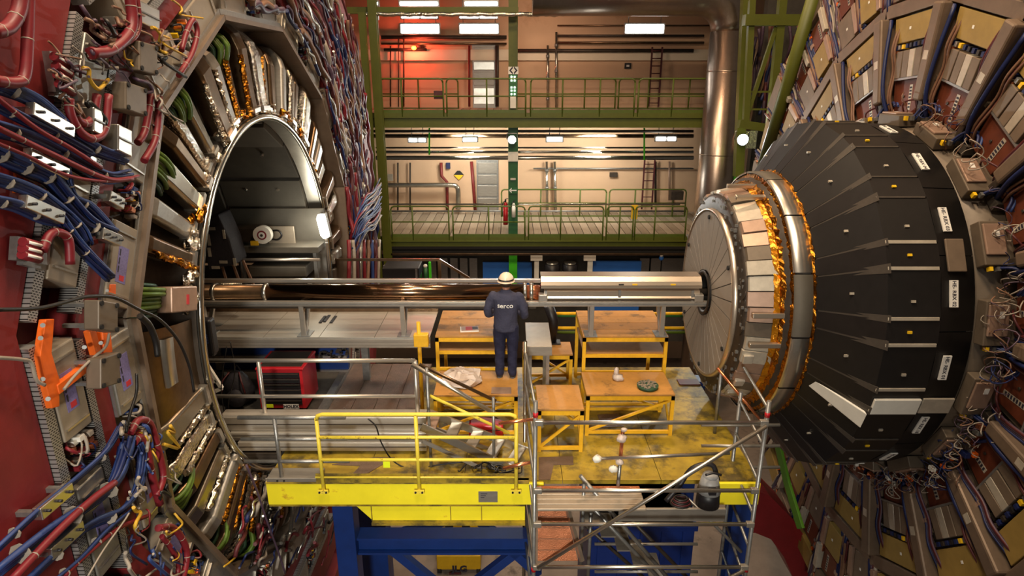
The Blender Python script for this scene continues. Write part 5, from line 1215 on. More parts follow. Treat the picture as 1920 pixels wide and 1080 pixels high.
# grey anti-slip L patches on the floor, and dark strips
def patch(label, pts):
    P = [W(px, py, Z=ZP) for px, py in pts]; tag(MB().prism([V(p.x, p.y, ZP) for p in P], (0, 0, .008)).build('grip_patch', 'tread'), label, 'mat')
patch('dark L-shaped anti-slip patch right of the scaffold post', [(1010, 858), (1075, 856), (1075, 872), (1038, 872), (1032, 900), (1010, 900)])
patch('dark L-shaped anti-slip patch behind the yellow rail', [(622, 872), (700, 858), (740, 858), (690, 888), (660, 890), (676, 874)])
patch('dark strip patch right of the man on the platform', [(1120, 778), (1158, 776), (1170, 800), (1128, 802)])
# yellow rail
def yrail(label, px0, px1, posts, pys, Y, m, r, zb, name='platform_rail', loop=True):
    x0, x1 = W(px0, pys[0], Y=Y).x, W(px1, pys[0], Y=Y).x; zs = [W(px0, q, Y=Y).z for q in pys]
    t = thing(name, label, 'railing', ((x0+x1)/2, Y, zb))
    if loop: MB().tube([V(x0, Y, zs[0]-.08), V(x0+.02, Y, zs[0]-.02), V(x0+.08, Y, zs[0]), V(x1-.08, Y, zs[0]), V(x1-.02, Y, zs[0]-.02), V(x1, Y, zs[0]-.08)], r, 10).build('top_rail', m, t)
    else: MB().cyl((x0, Y, zs[0]), (x1, Y, zs[0]), r, 10).build('top_rail', m, t)
    for z in zs[1:]: MB().cyl((x0, Y, z), (x1, Y, z), r*.9, 10).build('mid_rail', m, t)
    for p in posts:
        x = W(p, pys[0], Y=Y).x; MB().cyl((x, Y, zb), (x, Y, zs[0]-(.06 if loop and p in (px0, px1) else 0)), r, 10).build('post', m, t)
        MB().bb((x-.07, Y-.02, zb), (x+.07, Y-.045, zb+.05)).build('clamp', m, t)
        for s_ in (-.045, .045): MB().cyl((x+s_, Y-.06, zb+.025), (x+s_, Y-.04, zb+.025), .014, 8).build('bolt', 'black_gap', t)
    return t
t = yrail('worn yellow tube railing along the front of the platform', 592, 968, (592, 779, 968), (777, 820, 862), YF-.03, 'rail_yellow', .026, ZP-.13)
MB().bb((W(592, 890, Y=YF).x, YF-.012, ZP+.0), (W(968, 890, Y=YF).x, YF+.0, ZP+.14)).build('toe_board', 'floor_yellow', t); MB().cyl((W(592, 890, Y=YF).x, YF-.03, ZP+.1), (W(968, 890, Y=YF).x, YF-.03, ZP+.1), .014, 8).build('lower_rail', 'rail_yellow', t)
yrail('grey tube railing joined to the left of the yellow one', 446, 648, (514,), (783, 823, 865), YF+.05, 'galv', .028, ZP, 'grey_rail', False)
t = yrail('grey tube railing in front of the red tool cabinet', 352, 778, (484, 778), (676, 743), -1.35, 'rail_alu', .03, -1.72, 'grey_rail', False)
p = W(725, 870, Y=YF-.05); tag(MB().bb((p.x-.045, YF-.06, p.z-.05), (p.x+.045, YF-.055, p.z+.04)).build('yellow_tag', 'neon_yellow'), 'small yellow tag hanging on the yellow railing', 'tag')
# grey aluminium ledges in front of the left bay
for l, py0, py1, Yl, px0 in (('upper wide aluminium ledge beam below the tool cabinet', 783, 808, -1.5, 410), ('middle thin aluminium ledge beam', 812, 822, -1.55, 430), ('lower aluminium ledge beam above the yellow floor', 830, 846, -1.6, 445), ('lowest dark ledge beam beside the rim', 850, 862, -1.62, 455)):
    a = W(px0, py0, Y=Yl); b = W(800, py1, Y=Yl); xe_ = b.x if py0 < 840 else W(520, py1, Y=Yl).x
    t = thing('ledge_beam', l, 'beam', ((a.x+xe_)/2, Yl, b.z)); MB().bb((a.x, Yl, b.z), (xe_, Yl+.25, a.z)).build('profile', 'alu_sheet' if py0 != 850 else 'dark_steel', t, bevel=.008); MB().bb((a.x, Yl-.008, (a.z+b.z)/2-.006), (xe_, Yl, (a.z+b.z)/2+.006)).build('groove', 'dark_steel', t)
tag(MB().bb((W(500, 900, Y=YF).x, YF+.0, ZP+.001), (W(600, 900, Y=YF).x, YF+.25, ZP+.06)).build('end_plate', 'alu_dull', bevel=.006), 'grey aluminium end plate on the left corner of the yellow beam', 'plate')
# lower left bay: floor, tread plates, blue beam, cabinet, ladder, bag
zb = -1.93
tag(MB().bb((-5.4, -1.25, zb-.04), (W(640, 770, Z=zb).x, 1.6, zb)).build('bay_floor', 'grating'), 'dark grey floor of the bay under the grey platform', 'floor plate')
xt0, xt1 = W(655, 700, Z=zb).x, W(806, 700, Z=zb).x
t = thing('tread_floor', 'brownish chequer-plate floor section between cabinet and tables', 'floor plate', ((xt0+xt1)/2, -.2, zb))
for i in range(4): MB().bb((xt0+(xt1-xt0)*i/4+.004, -1.2, zb+.0), (xt0+(xt1-xt0)*(i+1)/4-.004, 1.4, zb+.04)).build('tread_plate', 'tread', t)
MB().bar((xt0-.06, -1.25, zb+.06), (xt0-.06, 1.4, zb+.06), .12).build('edge_rail', 'galv', t)
t = thing('blue_girder', 'long bright blue girder below the grey platform', 'girder', (-3.2, .9, -1.4))
gz0, gz1 = W(500, 692, Y=.75).z, W(500, 650, Y=.75).z
MB().bb((-6.2, .75, gz0), (W(652, 670, Y=.75).x, .85, gz1)).build('web', 'blue_steel', t); MB().bb((-6.2, .68, (gz0+gz1)/2+.03), (W(652, 670, Y=.75).x, .75, (gz0+gz1)/2+.07)).build('alu_strip', 'rail_alu', t); MB().bb((-6.2, .70, gz0-.03), (W(652, 670, Y=.75).x, .9, gz0)).build('flange', 'rail_alu', t)
mb = MB()
for i in range(26): q = W(rr.uniform(596, 655), rr.uniform(655, 672), Y=.66); mb.box(q, (rr.uniform(.03, .09), .05, rr.uniform(.02, .05)))
tag(mb.build('valve_cluster', 'dark_steel', kind='stuff'), 'cluster of dark valves at the right end of the blue girder', 'valves')
# tool cabinet
x0, x1 = W(490, 775, Z=zb).x, W(574, 775, Z=zb).x; y0, y1 = -.39, .30; z1 = -1.14
t = thing('tool_cabinet', 'red tool cabinet with black drawers and a white name label', 'cabinet', ((x0+x1)/2, y0, zb))
MB().bb((x0, y0+.02, zb+.06), (x1, y1, z1-.04)).build('body', 'box_red', t, bevel=.012); MB().bb((x0-.02, y0-.01, z1-.04), (x1+.02, y1, z1)).build('top_rim', 'box_red', t, bevel=.012); MB().bb((x0+.03, y0+.05, z1), (x1-.03, y1-.04, z1+.006)).build('top_mat', 'dark_steel', t)
for i in range(6):
    za = z1-.09-i*.095; d = MB().bb((x0+.05, y0-.005, za-.085), (x1-.05, y0+.03, za)).build('drawer', 'drawer_black', t, bevel=.005); MB().bb((x0+.07, y0-.022, za-.02), (x1-.07, y0-.005, za-.008)).build('handle', 'dark_steel', d)
for x in (x0, x1-.05): MB().bb((x, y0-.008, zb+.08), (x+.05, y0+.03, z1-.05)).build('front_post', 'box_red', t)
lb = MB().bb(((x0+x1)/2+.0, y0-.012, zb+.07), ((x0+x1)/2+.25, y0-.004, zb+.15)).build('label_plate', 'paper', t)
text('HOLEX', .075, axes(((x0+x1)/2+.125, y0-.014, zb+.11), (1, 0, 0), (0, 0, 1)), 'ink', lb, 'lettering', .002)
MB().bb((x0+.07, y0-.012, zb+.09), (x0+.20, y0-.004, zb+.15)).build('yellow_sticker', 'neon_yellow', t)
for x in (x0+.06, x1-.06):
    for y in (y0+.06, y1-.06): MB().cyl((x-.02, y, zb+.035), (x+.02, y, zb+.035), .035, 10).build('castor', 'plastic_black', t)
# folding step ladder
t = thing('step_ladder', 'small white folding ladder with orange edges leaning at the bore', 'ladder', W(385, 745, Y=-.9))
A = [W(px, py, Y=-.9) for px, py in ((362, 678), (384, 678), (416, 728), (392, 738))]
for a, b in ((A[0], A[3]), (A[1], A[2])): MB().bar(a, b, .05).build('stile', 'white_paint', t)
for f in (0, .35, .7, 1.0): MB().bar(A[0].lerp(A[3], f), A[1].lerp(A[2], f), .05).build('step', 'white_paint', t)
MB().bar(A[0]+V(-.05, 0, 0), A[3]+V(-.08, 0, .05), .035).build('edge', 'orange_paint', t); MB().bar(A[0], A[1]+V(.02, 0, .02), .03).build('edge', 'orange_paint', t)
# backpack
p = W(440, 772, Z=zb); t = thing('backpack', 'black backpack with red piping standing left of the tool cabinet', 'bag', (p.x, p.y+.2, zb))
mb = MB().sphere((p.x, p.y+.25, zb+.30), .3, 14, (.85, .6, 1.05))
for v in mb.v: v.z = max(v.z, zb+.005); v.x += .03*math.sin(v.z*14)
mb.build('body', 'bag_black', t); MB().sphere((p.x+.02, p.y+.08, zb+.2), .18, 10, (.9, .5, .9)).build('pocket', 'bag_black', t)
for s_ in (-1, 1): MB().tube(cut([V(p.x+s_*.08, p.y+.18, zb+.62), V(p.x+s_*.16, p.y+.05, zb+.5), V(p.x+s_*.19, p.y+.05, zb+.3)], 5), .014, 6).build('piping', 'red_dark', t)
MB().tube(cut([V(p.x-.05, p.y+.3, zb+.6), V(p.x, p.y+.28, zb+.7), V(p.x+.05, p.y+.3, zb+.6)], 5), .015, 6).build('handle', 'bag_black', t)
for i, pts in enumerate(([(432, 640), (440, 700), (428, 760), (440, 800)], [(425, 650), (415, 720), (420, 770), (432, 805), (440, 780)])):
    tag(MB().tube(cut([W(px, py, Y=-1.2) for px, py in pts], 5), .008, 5).build('power_cable', 'black_cable'), ('thin black cord hanging from the black case to the ledge', 'looped black cord hanging beside the backpack')[i], 'cord')
# black case clamped at the rim
p = W(391, 632, Y=-1.9); t = thing('black_case', 'black plastic case with a blue mark clamped at the bore rim', 'case', (p.x, -1.9, p.z-.3))
MB().bb((p.x-.085, -1.98, p.z-.23), (p.x+.085, -1.82, p.z+.26)).build('body', 'plastic_black', t, bevel=.03); MB().bb((p.x-.16, -1.96, p.z-.26), (p.x+.07, -1.84, p.z-.16)).build('foot', 'plastic_black', t, bevel=.03)
for q in range(4): MB().bb((p.x-.02, -1.984, p.z-.06+q*.035), (p.x+.025, -1.98, p.z-.035+q*.035)).build('blue_mark', 'blue_light', t)
MB().cyl((p.x-.17, -1.9, p.z+.16), (p.x-.08, -1.9, p.z+.16), .04, 12).build('knob', 'plastic_black', t)
# inside the bore: winch reel, shelf, plate, dark box with tape, tube lamp, brackets
def bz(px, py, Y): return W(px, py, Y=Y)
YB = 1.9
t = thing('bore_shelf', 'grey metal shelf inside the bore under the white reel', 'shelf', bz(520, 470, YB))
a = bz(420, 461, YB); b = bz(600, 472, YB); MB().bb((a.x, YB-.1, b.z), (b.x, YB+.5, a.z)).build('board', 'liner', t, bevel=.01); MB().bb((a.x, YB+.45, b.z), (b.x, YB+.5, bz(420, 400, YB).z)).build('back_board', 'liner', t)
a = bz(465, 500, YB); b = bz(575, 520, YB); MB().bb((a.x, YB, b.z), (b.x, YB+.5, a.z)).build('lower_box', 'liner', t, bevel=.02)
for px in (452, 590): a = bz(px, 472, YB); MB().bar(a, a-V(0, 0, .8), .06).build('leg', 'galv', t)
c = bz(491, 441, YB-.15); t = thing('winch_reel', 'white round reel with a red centre inside the bore', 'reel', c-V(0, 0, .17))
MB().cyl(c, c+V(0, .12, 0), .165, 24).build('flange', 'white_paint', t); MB().cyl(c-V(0, .01, 0), c, .085, 20).build('red_ring', 'red_hose', t); MB().cyl(c-V(0, .015, 0), c, .06, 20).build('white_core', 'paper', t); MB().cyl(c-V(0, .03, 0), c, .025, 12).build('axle', 'dark_steel', t)
MB().bb((c.x-.6, c.y+.1, c.z-.17), (c.x-.1, c.y+.4, c.z+.12)).build('motor', 'dark_steel', t, bevel=.03); MB().bb((c.x-.22, c.y-.02, c.z-.19), (c.x-.08, c.y+.02, c.z-.11)).build('tag', 'hook_yellow', t)
c = bz(530, 440, YB+.2); t = thing('handle_plate', 'pale plate with a dark curved handle inside the bore', 'plate', c-V(0, 0, .15))
MB().bb((c.x-.28, YB+.2, c.z-.18), (c.x+.22, YB+.24, c.z+.16)).build('plate', 'alu_tan', t, bevel=.01); MB().tube(cut([c+V(-.2, -.03, .08), c+V(-.05, -.06, .09), c+V(.0, -.06, .0), c+V(-.08, -.06, -.08), c+V(-.2, -.03, -.08)], 5), .018, 8).build('handle', 'plastic_black', t)
c = bz(415, 460, 1.2); t = thing('taped_case', 'dark angular case with strips of yellow tape inside the bore', 'case', c-V(0, 0, .7))
MB().prism([c+V(-.3, 0, .45), c+V(.02, 0, .55), c+V(.16, 0, .1), c+V(.22, 0, -.35), c+V(-.3, 0, -.45)], (0, .5, 0)).build('body', 'bag_black', t, bevel=.03)
for dx, dz, w_, h_ in ((-.16, .3, .2, .05), (-.2, .1, .05, .2), (-.22, -.12, .05, .16), (.08, .2, .04, .16), (.0, -.3, .14, .05), (.2, -.3, .05, .14), (-.15, -.4, .14, .05)): MB().bb((c.x+dx-w_/2, c.y-.02, c.z+dz-h_/2), (c.x+dx+w_/2, c.y-.005, c.z+dz+h_/2)).build('tape', 'panel_cream', t)
for q in range(3): MB().bar(c+V(-.1+q*.2, .1, -.3), c+V(-.02+q*.24, .1, -.85), .035).build('leg', 'tan_cable', t)
c0, c1 = bz(600, 402, 2.2), bz(611, 446, 2.2); t = thing('tube_lamp', 'bright white oblong work lamp at the far edge of the bore', 'lamp', c1)
MB().tube([c0, c0.lerp(c1, .15), c0.lerp(c1, .85), c1], .085, 14, [.6, 1, 1, .6]).build('tube', 'lamp_tube', t); MB().cyl(c1-V(0, 0, .02), c1-V(0, 0, .9), .025, 8).build('stand', 'dark_steel', t); MB().bar(c0+V(.02, .1, 0), c1+V(.02, .1, 0), .12).build('housing', 'galv', t)
point('work_lamp_glow', (c0+c1)/2-V(.3, .3, 0), 9, (1, .96, .8), .1)
for px, l in ((612, 'slim dark pole below the oblong lamp'), (445, 'slim pale pole left in the bore')):
    a = bz(px, 455, 1.7); tag(MB().cyl(a, a-V(0, 0, 1.1), .03, 8).build('bore_pole', 'dark_steel'), l, 'pole')
tag(MB().cyl(W(400, 487, Y=1.5), W(600, 487, Y=1.5), .03, 8).build('bore_rail', 'rail_alu'), 'thin aluminium rail crossing inside the bore', 'rail')
p = W(425, 537, Y=.5); t = thing('foil_bundle', 'long shiny foil roll lying behind the beam pipe at left', 'foil', p)
MB().cyl(p+V(-.5, 0, -.02), p+V(.18, 0, -.02), .09, 14).build('roll', 'foil_silver', t); MB().sphere(p+V(.18, 0, -.02), .09, 10).build('end', 'foil_silver', t)
# ================================================================ SCAFFOLD TOWER
YS, YS2 = -2.88, -1.75
def tube_child(t, name, a, b, r=.025, m='galv', n=10): return MB().cyl(a, b, r, n).build(name, m, t)
sx0, sx1 = W(1004, 790, Y=YS).x, W(1437, 790, Y=YS).x; zbot = -6.4
sc_t = t = thing('scaffold_tower', 'silver tube scaffold tower in front of the platform at right', 'scaffold', ((sx0+sx1)/2, (YS+YS2)/2, zbot))
ztop = W(1437, 752, Y=YS).z
for x, y, zt in ((sx0, YS, ztop), (sx1, YS, ztop), (sx0-.09, YS2+.5, W(990, 640, Y=YS2+.5).z), (W(1389, 740, Y=YS2).x, YS2, W(1389, 735, Y=YS2).z)):
    tube_child(t, 'post', (x, y, zbot), (x, y, zt), .027, 'duct_steel' if y == YS2+.5 else 'galv')
zr = [W(1200, q, Y=YS).z for q in (790, 917, 980, 1060)]
for z in zr:
    tube_child(t, 'ledger', (sx0, YS-.03, z), (sx1, YS-.03, z), .026, 'alu_bright')
    for x in (sx0+.04, sx1-.04): MB().bb((x-.05, YS-.06, z-.035), (x+.05, YS, z+.035)).build('hook', 'alu_dull', t, bevel=.008)
tube_child(t, 'diagonal', (sx1-.02, YS-.07, zr[0]-.02), (sx0+.05, YS-.07, zr[3]+.02), .027, 'alu_bright')
tube_child(t, 'diagonal', (sx1-.05, YS-.07, zr[3]-.02), (sx0+.3, YS-.07, zr[3]-1.6), .027, 'alu_bright')
xb1 = W(1389, 740, Y=YS2).x
for q in range(7):
    z = ztop-.1-q*.5; tube_child(t, 'rung', (sx1, YS, z), (xb1+.0, YS2, z), .02)
    tube_child(t, 'rung', (sx0, YS, z), (sx0-.09, YS2+.5, z), .02)
for x in (sx0, sx1):
    for z in (ztop-.18, zr[3]-.06): MB().cyl((x, YS, z-.03), (x, YS, z+.03), .032, 10).build('red_collar', 'box_red', t)
for py in (797, 836, 876):
    a = W(1315, py, Y=YS2-.03); b = W(1462, py, Y=YS2-.03); tube_child(t, 'rear_ledger', a, b, .024, 'alu_dull')
x2 = W(1352, 700, Y=-1.0).x; tube_child(t, 'rear_post', (x2, -1.0, ZP), (x2, -1.0, W(1352, 690, Y=-1.0).z), .027)
tube_child(t, 'rear_diagonal', W(1345, 690, Y=-1.2), W(1432, 795, Y=YS2), .02, 'copper_tip'); tube_child(t, 'rear_diagonal', W(1290, 935, Y=-2.3), W(1390, 1035, Y=-2.5), .022)
# decking
zd = W(1100, 945, Y=-2.7).z
t = thing('scaffold_deck', 'ribbed metal deck board resting in the scaffold tower', 'deck', (sx0+1, -2.5, zd))
for i in range(5): MB().bb((sx0+.04, -2.80+i*.10, zd-.04), (W(1210, 940, Y=-2.7).x, -2.805+(i+1)*.10, zd)).build('rib_board', 'tread_copper' if i == 4 else 'alu_tan', t, bevel=.012)  # rear rib's copper colour paints a reflection on the galvanised deck
a = W(1160, 953, Y=-2.55); b = W(1358, 976, Y=-2.55); tag(MB().bb((a.x, -2.57, b.z), (b.x, -2.53, a.z)).build('toe_board', 'alu_dull', bevel=.006), 'grey aluminium toe board along the right of the scaffold deck', 'board')
P = [W(1009, 948, Y=-2.62), W(1058, 948, Y=-2.62), W(1084, 1052, Y=-2.86), W(1008, 1052, Y=-2.86)]
t = thing('copper_ramp', 'reddish copper-coloured mesh ramp hanging inside the scaffold at left', 'ramp', P[3])
for i in range(5):
    f0, f1 = i/5+.005, (i+1)/5-.005; MB().prism([P[0].lerp(P[3], f0), P[1].lerp(P[2], f0), P[1].lerp(P[2], f1), P[0].lerp(P[3], f1)], (0, .02, -.02)).build('ramp_plate', 'tread_copper', t)
MB().bar(P[1]+V(.03, 0, 0), P[2]+V(.05, 0, 0), .05).build('side_rail', 'trough', t)
# stair inside the tower
t = thing('scaffold_stair', 'steep aluminium stair with tube handrails descending inside the scaffold', 'stair', W(1260, 1090, Y=-2.2))
for y, (p0, p1) in ((-2.5, ((1088, 892), (1262, 1095))), (-2.5, ((1100, 940), (1246, 1095))), (-2.0, ((1170, 960), (1300, 1095))), (-2.0, ((1098, 985), (1220, 1095)))):
    tube_child(t, 'handrail' if y == -2.5 else 'stringer', W(*p0, Y=y), W(*p1, Y=y), .028, 'dark_steel' if y == -2.0 else 'galv')
for q in range(5):
    a = W(1110+q*30, 975+q*26, Y=-2.45); MB().bb((a.x-.1, -2.5, a.z-.02), (a.x+.1, -2.0, a.z)).build('tread', 'alu_dull', t)
for px, py0, py1 in ((1095, 905, 1060), (1108, 960, 1090)): a = W(px, py0, Y=-2.5); b = W(px, py1, Y=-2.5); tube_child(t, 'stair_post', a, V(a.x, a.y, b.z), .024)
for py in (1020, 1072): tube_child(t, 'cross_tube', W(1115, py, Y=-2.1), W(1308, py, Y=-2.1), .022, 'alu_dull')
# wrapped pole on the deck
t = thing('wrapped_pole', 'upright pole with plastic-wrapped joints and a cross tube on the scaffold', 'pole', W(1158, 950, Y=-2.3))
a = W(1158, 952, Y=-2.3); b = W(1168, 806, Y=-2.3); a.x = b.x-.03
tube_child(t, 'pole', a, a.lerp(b, .62), .026); tube_child(t, 'copper_pole', a.lerp(b, .62), b, .026, 'copper_tip')
tube_child(t, 'cross_tube', W(1118, 860, Y=-2.33), W(1368, 850, Y=-2.33), .024, 'alu_bright')
for px, py, r in ((1120, 861, .055), (1166, 822, .06), (1170, 806, .035), (1150, 879, .055), (1162, 866, .05)):
    c = W(px, py, Y=-2.34); mb = MB().sphere(c, r, 9, (1.2, 1, .9))
    for v in mb.v: v += V(rr.uniform(-1, 1), rr.uniform(-1, 1), rr.uniform(-1, 1))*r*.2
    o = mb.build('plastic_wrap', 'plastic_clear' if r != .055 else 'white_paint', t)
# vacuum cleaner and coil
p = W(1326, 945, Z=zd); t = thing('vacuum_cleaner', 'grey and black vacuum cleaner with thick black hose on the scaffold', 'vacuum', p)
MB().cyl(p, p+V(0, 0, .22), .15, 18, .14).build('drum', 'plastic_black', t); MB().cyl(p+V(0, 0, .2), p+V(0, 0, .42), .15, 18, .10).build('motor_head', 'plastic_grey', t); MB().sphere(p+V(0, 0, .42), .1, 12, (1, 1, .5)).build('dome', 'plastic_grey', t)
MB().bb((p.x-.05, p.y-.17, p.z+.25), (p.x+.04, p.y-.12, p.z+.34)).build('switch_panel', 'plastic_black', t)
MB().tube(cut([p+V(.1, 0, .36), p+V(.02, .05, .55), p+V(-.22, .05, .5), p+V(-.38, 0, .28), p+V(-.55, -.05, .08)], 6), .032, 10).build('hose', 'plastic_black', t)
MB().tube(cut([p+V(-.1, -.1, .5), p+V(0, -.1, .53), p+V(.1, -.1, .5)], 4), .015, 6).build('handle', 'plastic_black', t)
p = W(1276, 946, Z=zd); t = thing('cable_coil', 'coil of brown cable lying beside the vacuum cleaner', 'cable', p)
for q in range(5): MB().tube([p+V((.13-.012*q)*math.cos(a_*.52), (.10-.01*q)*math.sin(a_*.52), .02+.02*q) for a_ in range(13)], .012, 6).build('turn', 'red_dark' if q % 2 else 'black_cable', t)
# ---- aluminium stair down from the grey platform
t = thing('alu_stair', 'short aluminium stair with round treads beside the yellow railing', 'stair', W(970, 880, Y=-1.7))
for y, (p0, p1) in ((-1.45, ((800, 772), (1000, 850))), (-1.95, ((790, 800), (975, 886)))):
    a, b = W(*p0, Y=y), W(*p1, Y=y); MB().bar(a, b, .03, .11).build('stringer', 'alu_bright', t)
    MB().bar(a-V(0, 0, .22), b-V(0, 0, .22), .03, .05).build('lower_stringer', 'alu_dull', t)
a0, b0 = W(800, 772, Y=-1.45), W(1000, 850, Y=-1.45); a1, b1 = W(790, 800, Y=-1.95), W(975, 886, Y=-1.95)
for f in (.08, .28, .48, .68, .88): MB().bar(a0.lerp(b0, f), a1.lerp(b1, f), .16, .05).build('tread', 'panel_pink' if f < .1 else 'alu_dull', t, bevel=.01)
tube_child(t, 'handrail', W(772, 683, Y=-1.9), W(952, 790, Y=-1.9), .03, 'alu_bright'); tube_child(t, 'handrail', W(786, 683, Y=-1.4), W(930, 752, Y=-1.4), .025, 'duct_bronze')
tube_child(t, 'lower_handrail', W(806, 742, Y=-1.7), W(955, 812, Y=-1.7), .022, 'rail_yellow')
for px, py in ((925, 745), (800, 690)): a = W(px, py, Y=-1.9); tube_child(t, 'rail_post', a, V(a.x, a.y, ZP), .022, 'galv')
for l, p0, p1 in (('upper short copper-tinted scaffold tube joining rail and tower', (935, 794), (1000, 786)), ('lower short copper-tinted scaffold tube joining rail and tower', (943, 878), (1000, 866))):
    tag(MB().cyl(W(*p0, Y=-2.4), W(*p1, Y=-2.4), .022, 10).build('scaffold_tube', 'copper_tip'), l, 'tube')
p = W(912, 812, Z=ZP); t = thing('red_case', 'red plastic case on the platform behind the stair', 'case', (p.x, p.y, ZP))
MB().bb((p.x-.26, p.y-.15, ZP), (p.x+.26, p.y+.15, ZP+.22)).build('body', 'box_red', t, bevel=.03); MB().bb((p.x-.26, p.y-.155, ZP+.13), (p.x+.26, p.y+.155, ZP+.14)).build('seam', 'plastic_black', t); MB().tube(cut([V(p.x-.3, p.y, ZP+.24), V(p.x-.1, p.y, ZP+.30), V(p.x+.25, p.y, ZP+.26)], 4), .02, 8).build('handle', 'plastic_black', t)
t = thing('cable_heap', 'heap of thin black cables on the platform behind the yellow railing', 'cable', W(910, 885, Z=ZP))
for q in range(8):
    px, py = 850+rr.uniform(0, 80), 868+rr.uniform(0, 14); pts = [W(px+k*rr.uniform(2, 12), py+rr.uniform(-8, 10), Z=ZP+.03+rr.uniform(0, .06)) for k in range(7)]; MB().tube(cut(pts, 4), .01, 5).build('strand', 'black_cable', t)
tag(MB().tube(cut([W(px, py, Y=-1.9) for px, py in ((690, 785), (705, 800), (715, 830), (738, 865), (775, 880), (820, 872), (870, 866))], 5), .01, 6).build('floor_cable', 'black_cable'), 'single black cable trailing down behind the yellow railing', 'cable')
x = W(786, 640, Y=-.6).x; t = thing('yellow_post', 'slim yellow post with a yellow block left of the high table', 'post', (x, -.6, ZP))
MB().cyl((x, -.6, ZP), (x, -.6, W(786, 604, Y=-.6).z), .03, 10).build('pole', 'table_yellow', t); c = W(790, 637, Y=-.6); MB().bb((c.x-.11, -.66, c.z-.1), (c.x+.11, -.54, c.z+.1)).build('block', 'table_yellow', t, bevel=.01)
tag(MB().bb((W(1283, 716, Z=ZP).x-.12, W(1297, 718, Z=ZP).y-.1, ZP), (W(1310, 716, Z=ZP).x, W(1297, 718, Z=ZP).y+.12, ZP+.02)).build('floor_box', 'red_dark', bevel=.005), 'flat dark red board on the platform under the pale disc', 'board')
# ================================================================ BELOW THE PLATFORM
t = thing('support_gantry', 'heavy dark blue steel frame carrying the yellow platform', 'frame', (-1.5, -1.2, ZF))
def bl(name, a, b, w1, w2=None): MB().bar(a, b, w1, w2 or w1, up=(0, 1, 0)).build(name, 'blue_steel', t, bevel=.008)
x = W(648, 960, Y=-1.6).x; bl('column', (x, -1.6, ZF), (x, -1.6, ZP-.37), .30, .30)
x = W(708, 1040, Y=-.3).x; bl('column', (x, -.3, ZF), (x, -.3, ZP-.37), .45, .4)
a, b = W(672, 1012, Y=-1.5), W(990, 1012, Y=-1.5); bl('girder', a, b, .22, .18); MB().bb((a.x, -1.66, a.z-.15), (b.x, -1.4, a.z-.115)).build('girder_flange', 'blue_steel', t); MB().bb((a.x, -1.66, a.z+.115), (b.x, -1.4, a.z+.15)).build('girder_flange', 'blue_steel', t)
bl('brace', W(738, 1030, Y=-1.4), W(830, 1105, Y=-1.4), .14); bl('brace', W(972, 1030, Y=-1.4), W(875, 1105, Y=-1.4), .14); bl('brace', W(960, 1030, Y=-1.4), W(1010, 1075, Y=-1.4), .14)
bl('brace', W(755, 998, Y=.2), W(840, 975, Y=.2), .14); bl('brace', W(900, 978, Y=.2), W(930, 1000, Y=.2), .14)
bl('column', (3.4, -1.6, ZF), (3.4, -1.6, ZP-.37), .30, .30); bl('column', (3.4, 1.1, ZF), (3.4, 1.1, ZP-.1), .30, .30); bl('column', (-2.8, 1.1, ZF), (-2.8, 1.1, ZP-.1), .30, .30)
t = thing('blue_bin', 'large blue container below the scaffold', 'container', (1.9, .3, -6.5))
a, b = W(1105, 985, Y=-.4), W(1290, 1120, Y=-.4); MB().bb((a.x, -.4, ZF+.02), (b.x, 1.0, a.z)).build('body', 'blue_bin', t, bevel=.02); MB().bb((a.x-.04, -.44, a.z-.1), (b.x+.04, 1.04, a.z)).build('rim', 'blue_bin', t, bevel=.01)
for i in range(5): xx = a.x+(b.x-a.x)*(i+.5)/5; MB().bb((xx-.03, -.43, ZF+.05), (xx+.03, -.4, a.z-.1)).build('rib', 'blue_bin', t)
# yellow lift
Yl = 3.6; a, b = W(818, 1042, Y=Yl), W(902, 1100, Y=Yl); zz = W(860, 1042, Y=Yl).z
t = thing('personnel_lift', 'yellow personnel lift parked on the cavern floor below the platform', 'lift', ((a.x+b.x)/2, Yl, ZF))
MB().bb((a.x, Yl, ZF+.15), (b.x, Yl+1.2, zz)).build('base', 'lift_yellow', t, bevel=.03)
for xx in (a.x+.06, b.x-.06):
    for yy in (Yl+.1, Yl+1.1): MB().cyl((xx-.05, yy, ZF+.12), (xx+.05, yy, ZF+.12), .12, 12).build('wheel', 'plastic_black', t)
zt = W(860, 984, Y=Yl).z
for xx in (b.x-.2, b.x-.06, a.x+.08): MB().bb((xx-.05, Yl+.3, zz), (xx+.05, Yl+.4, zt-.15)).build('mast', 'lift_yellow', t)
MB().bb((a.x+.12, Yl+.45, zz), (b.x-.25, Yl+.6, zt-.4)).build('inner_panel', 'drawer_black', t)
MB().bb((a.x, Yl+.05, zt-.2), (b.x, Yl+1.0, zt)).build('top_box', 'lift_yellow', t, bevel=.03)
for xx in (a.x+.35, b.x-.35): MB().bb((xx-.1, Yl+.03, zt-.12), (xx+.1, Yl+.05, zt-.05)).build('slot', 'drawer_black', t)
text('JLG', .26, axes(((a.x+b.x)/2+.02, Yl-.005, W(866, 1067, Y=Yl).z), (1, 0, 0), (.0, 0, 1)), 'ink', t, 'lettering', .012, .004)
MB().bb(((a.x+b.x)/2-.25, Yl-.006, W(866, 1075, Y=Yl).z-.03), ((a.x+b.x)/2+.05, Yl, W(866, 1075, Y=Yl).z+.03)).build('red_label', 'red_dark', t)
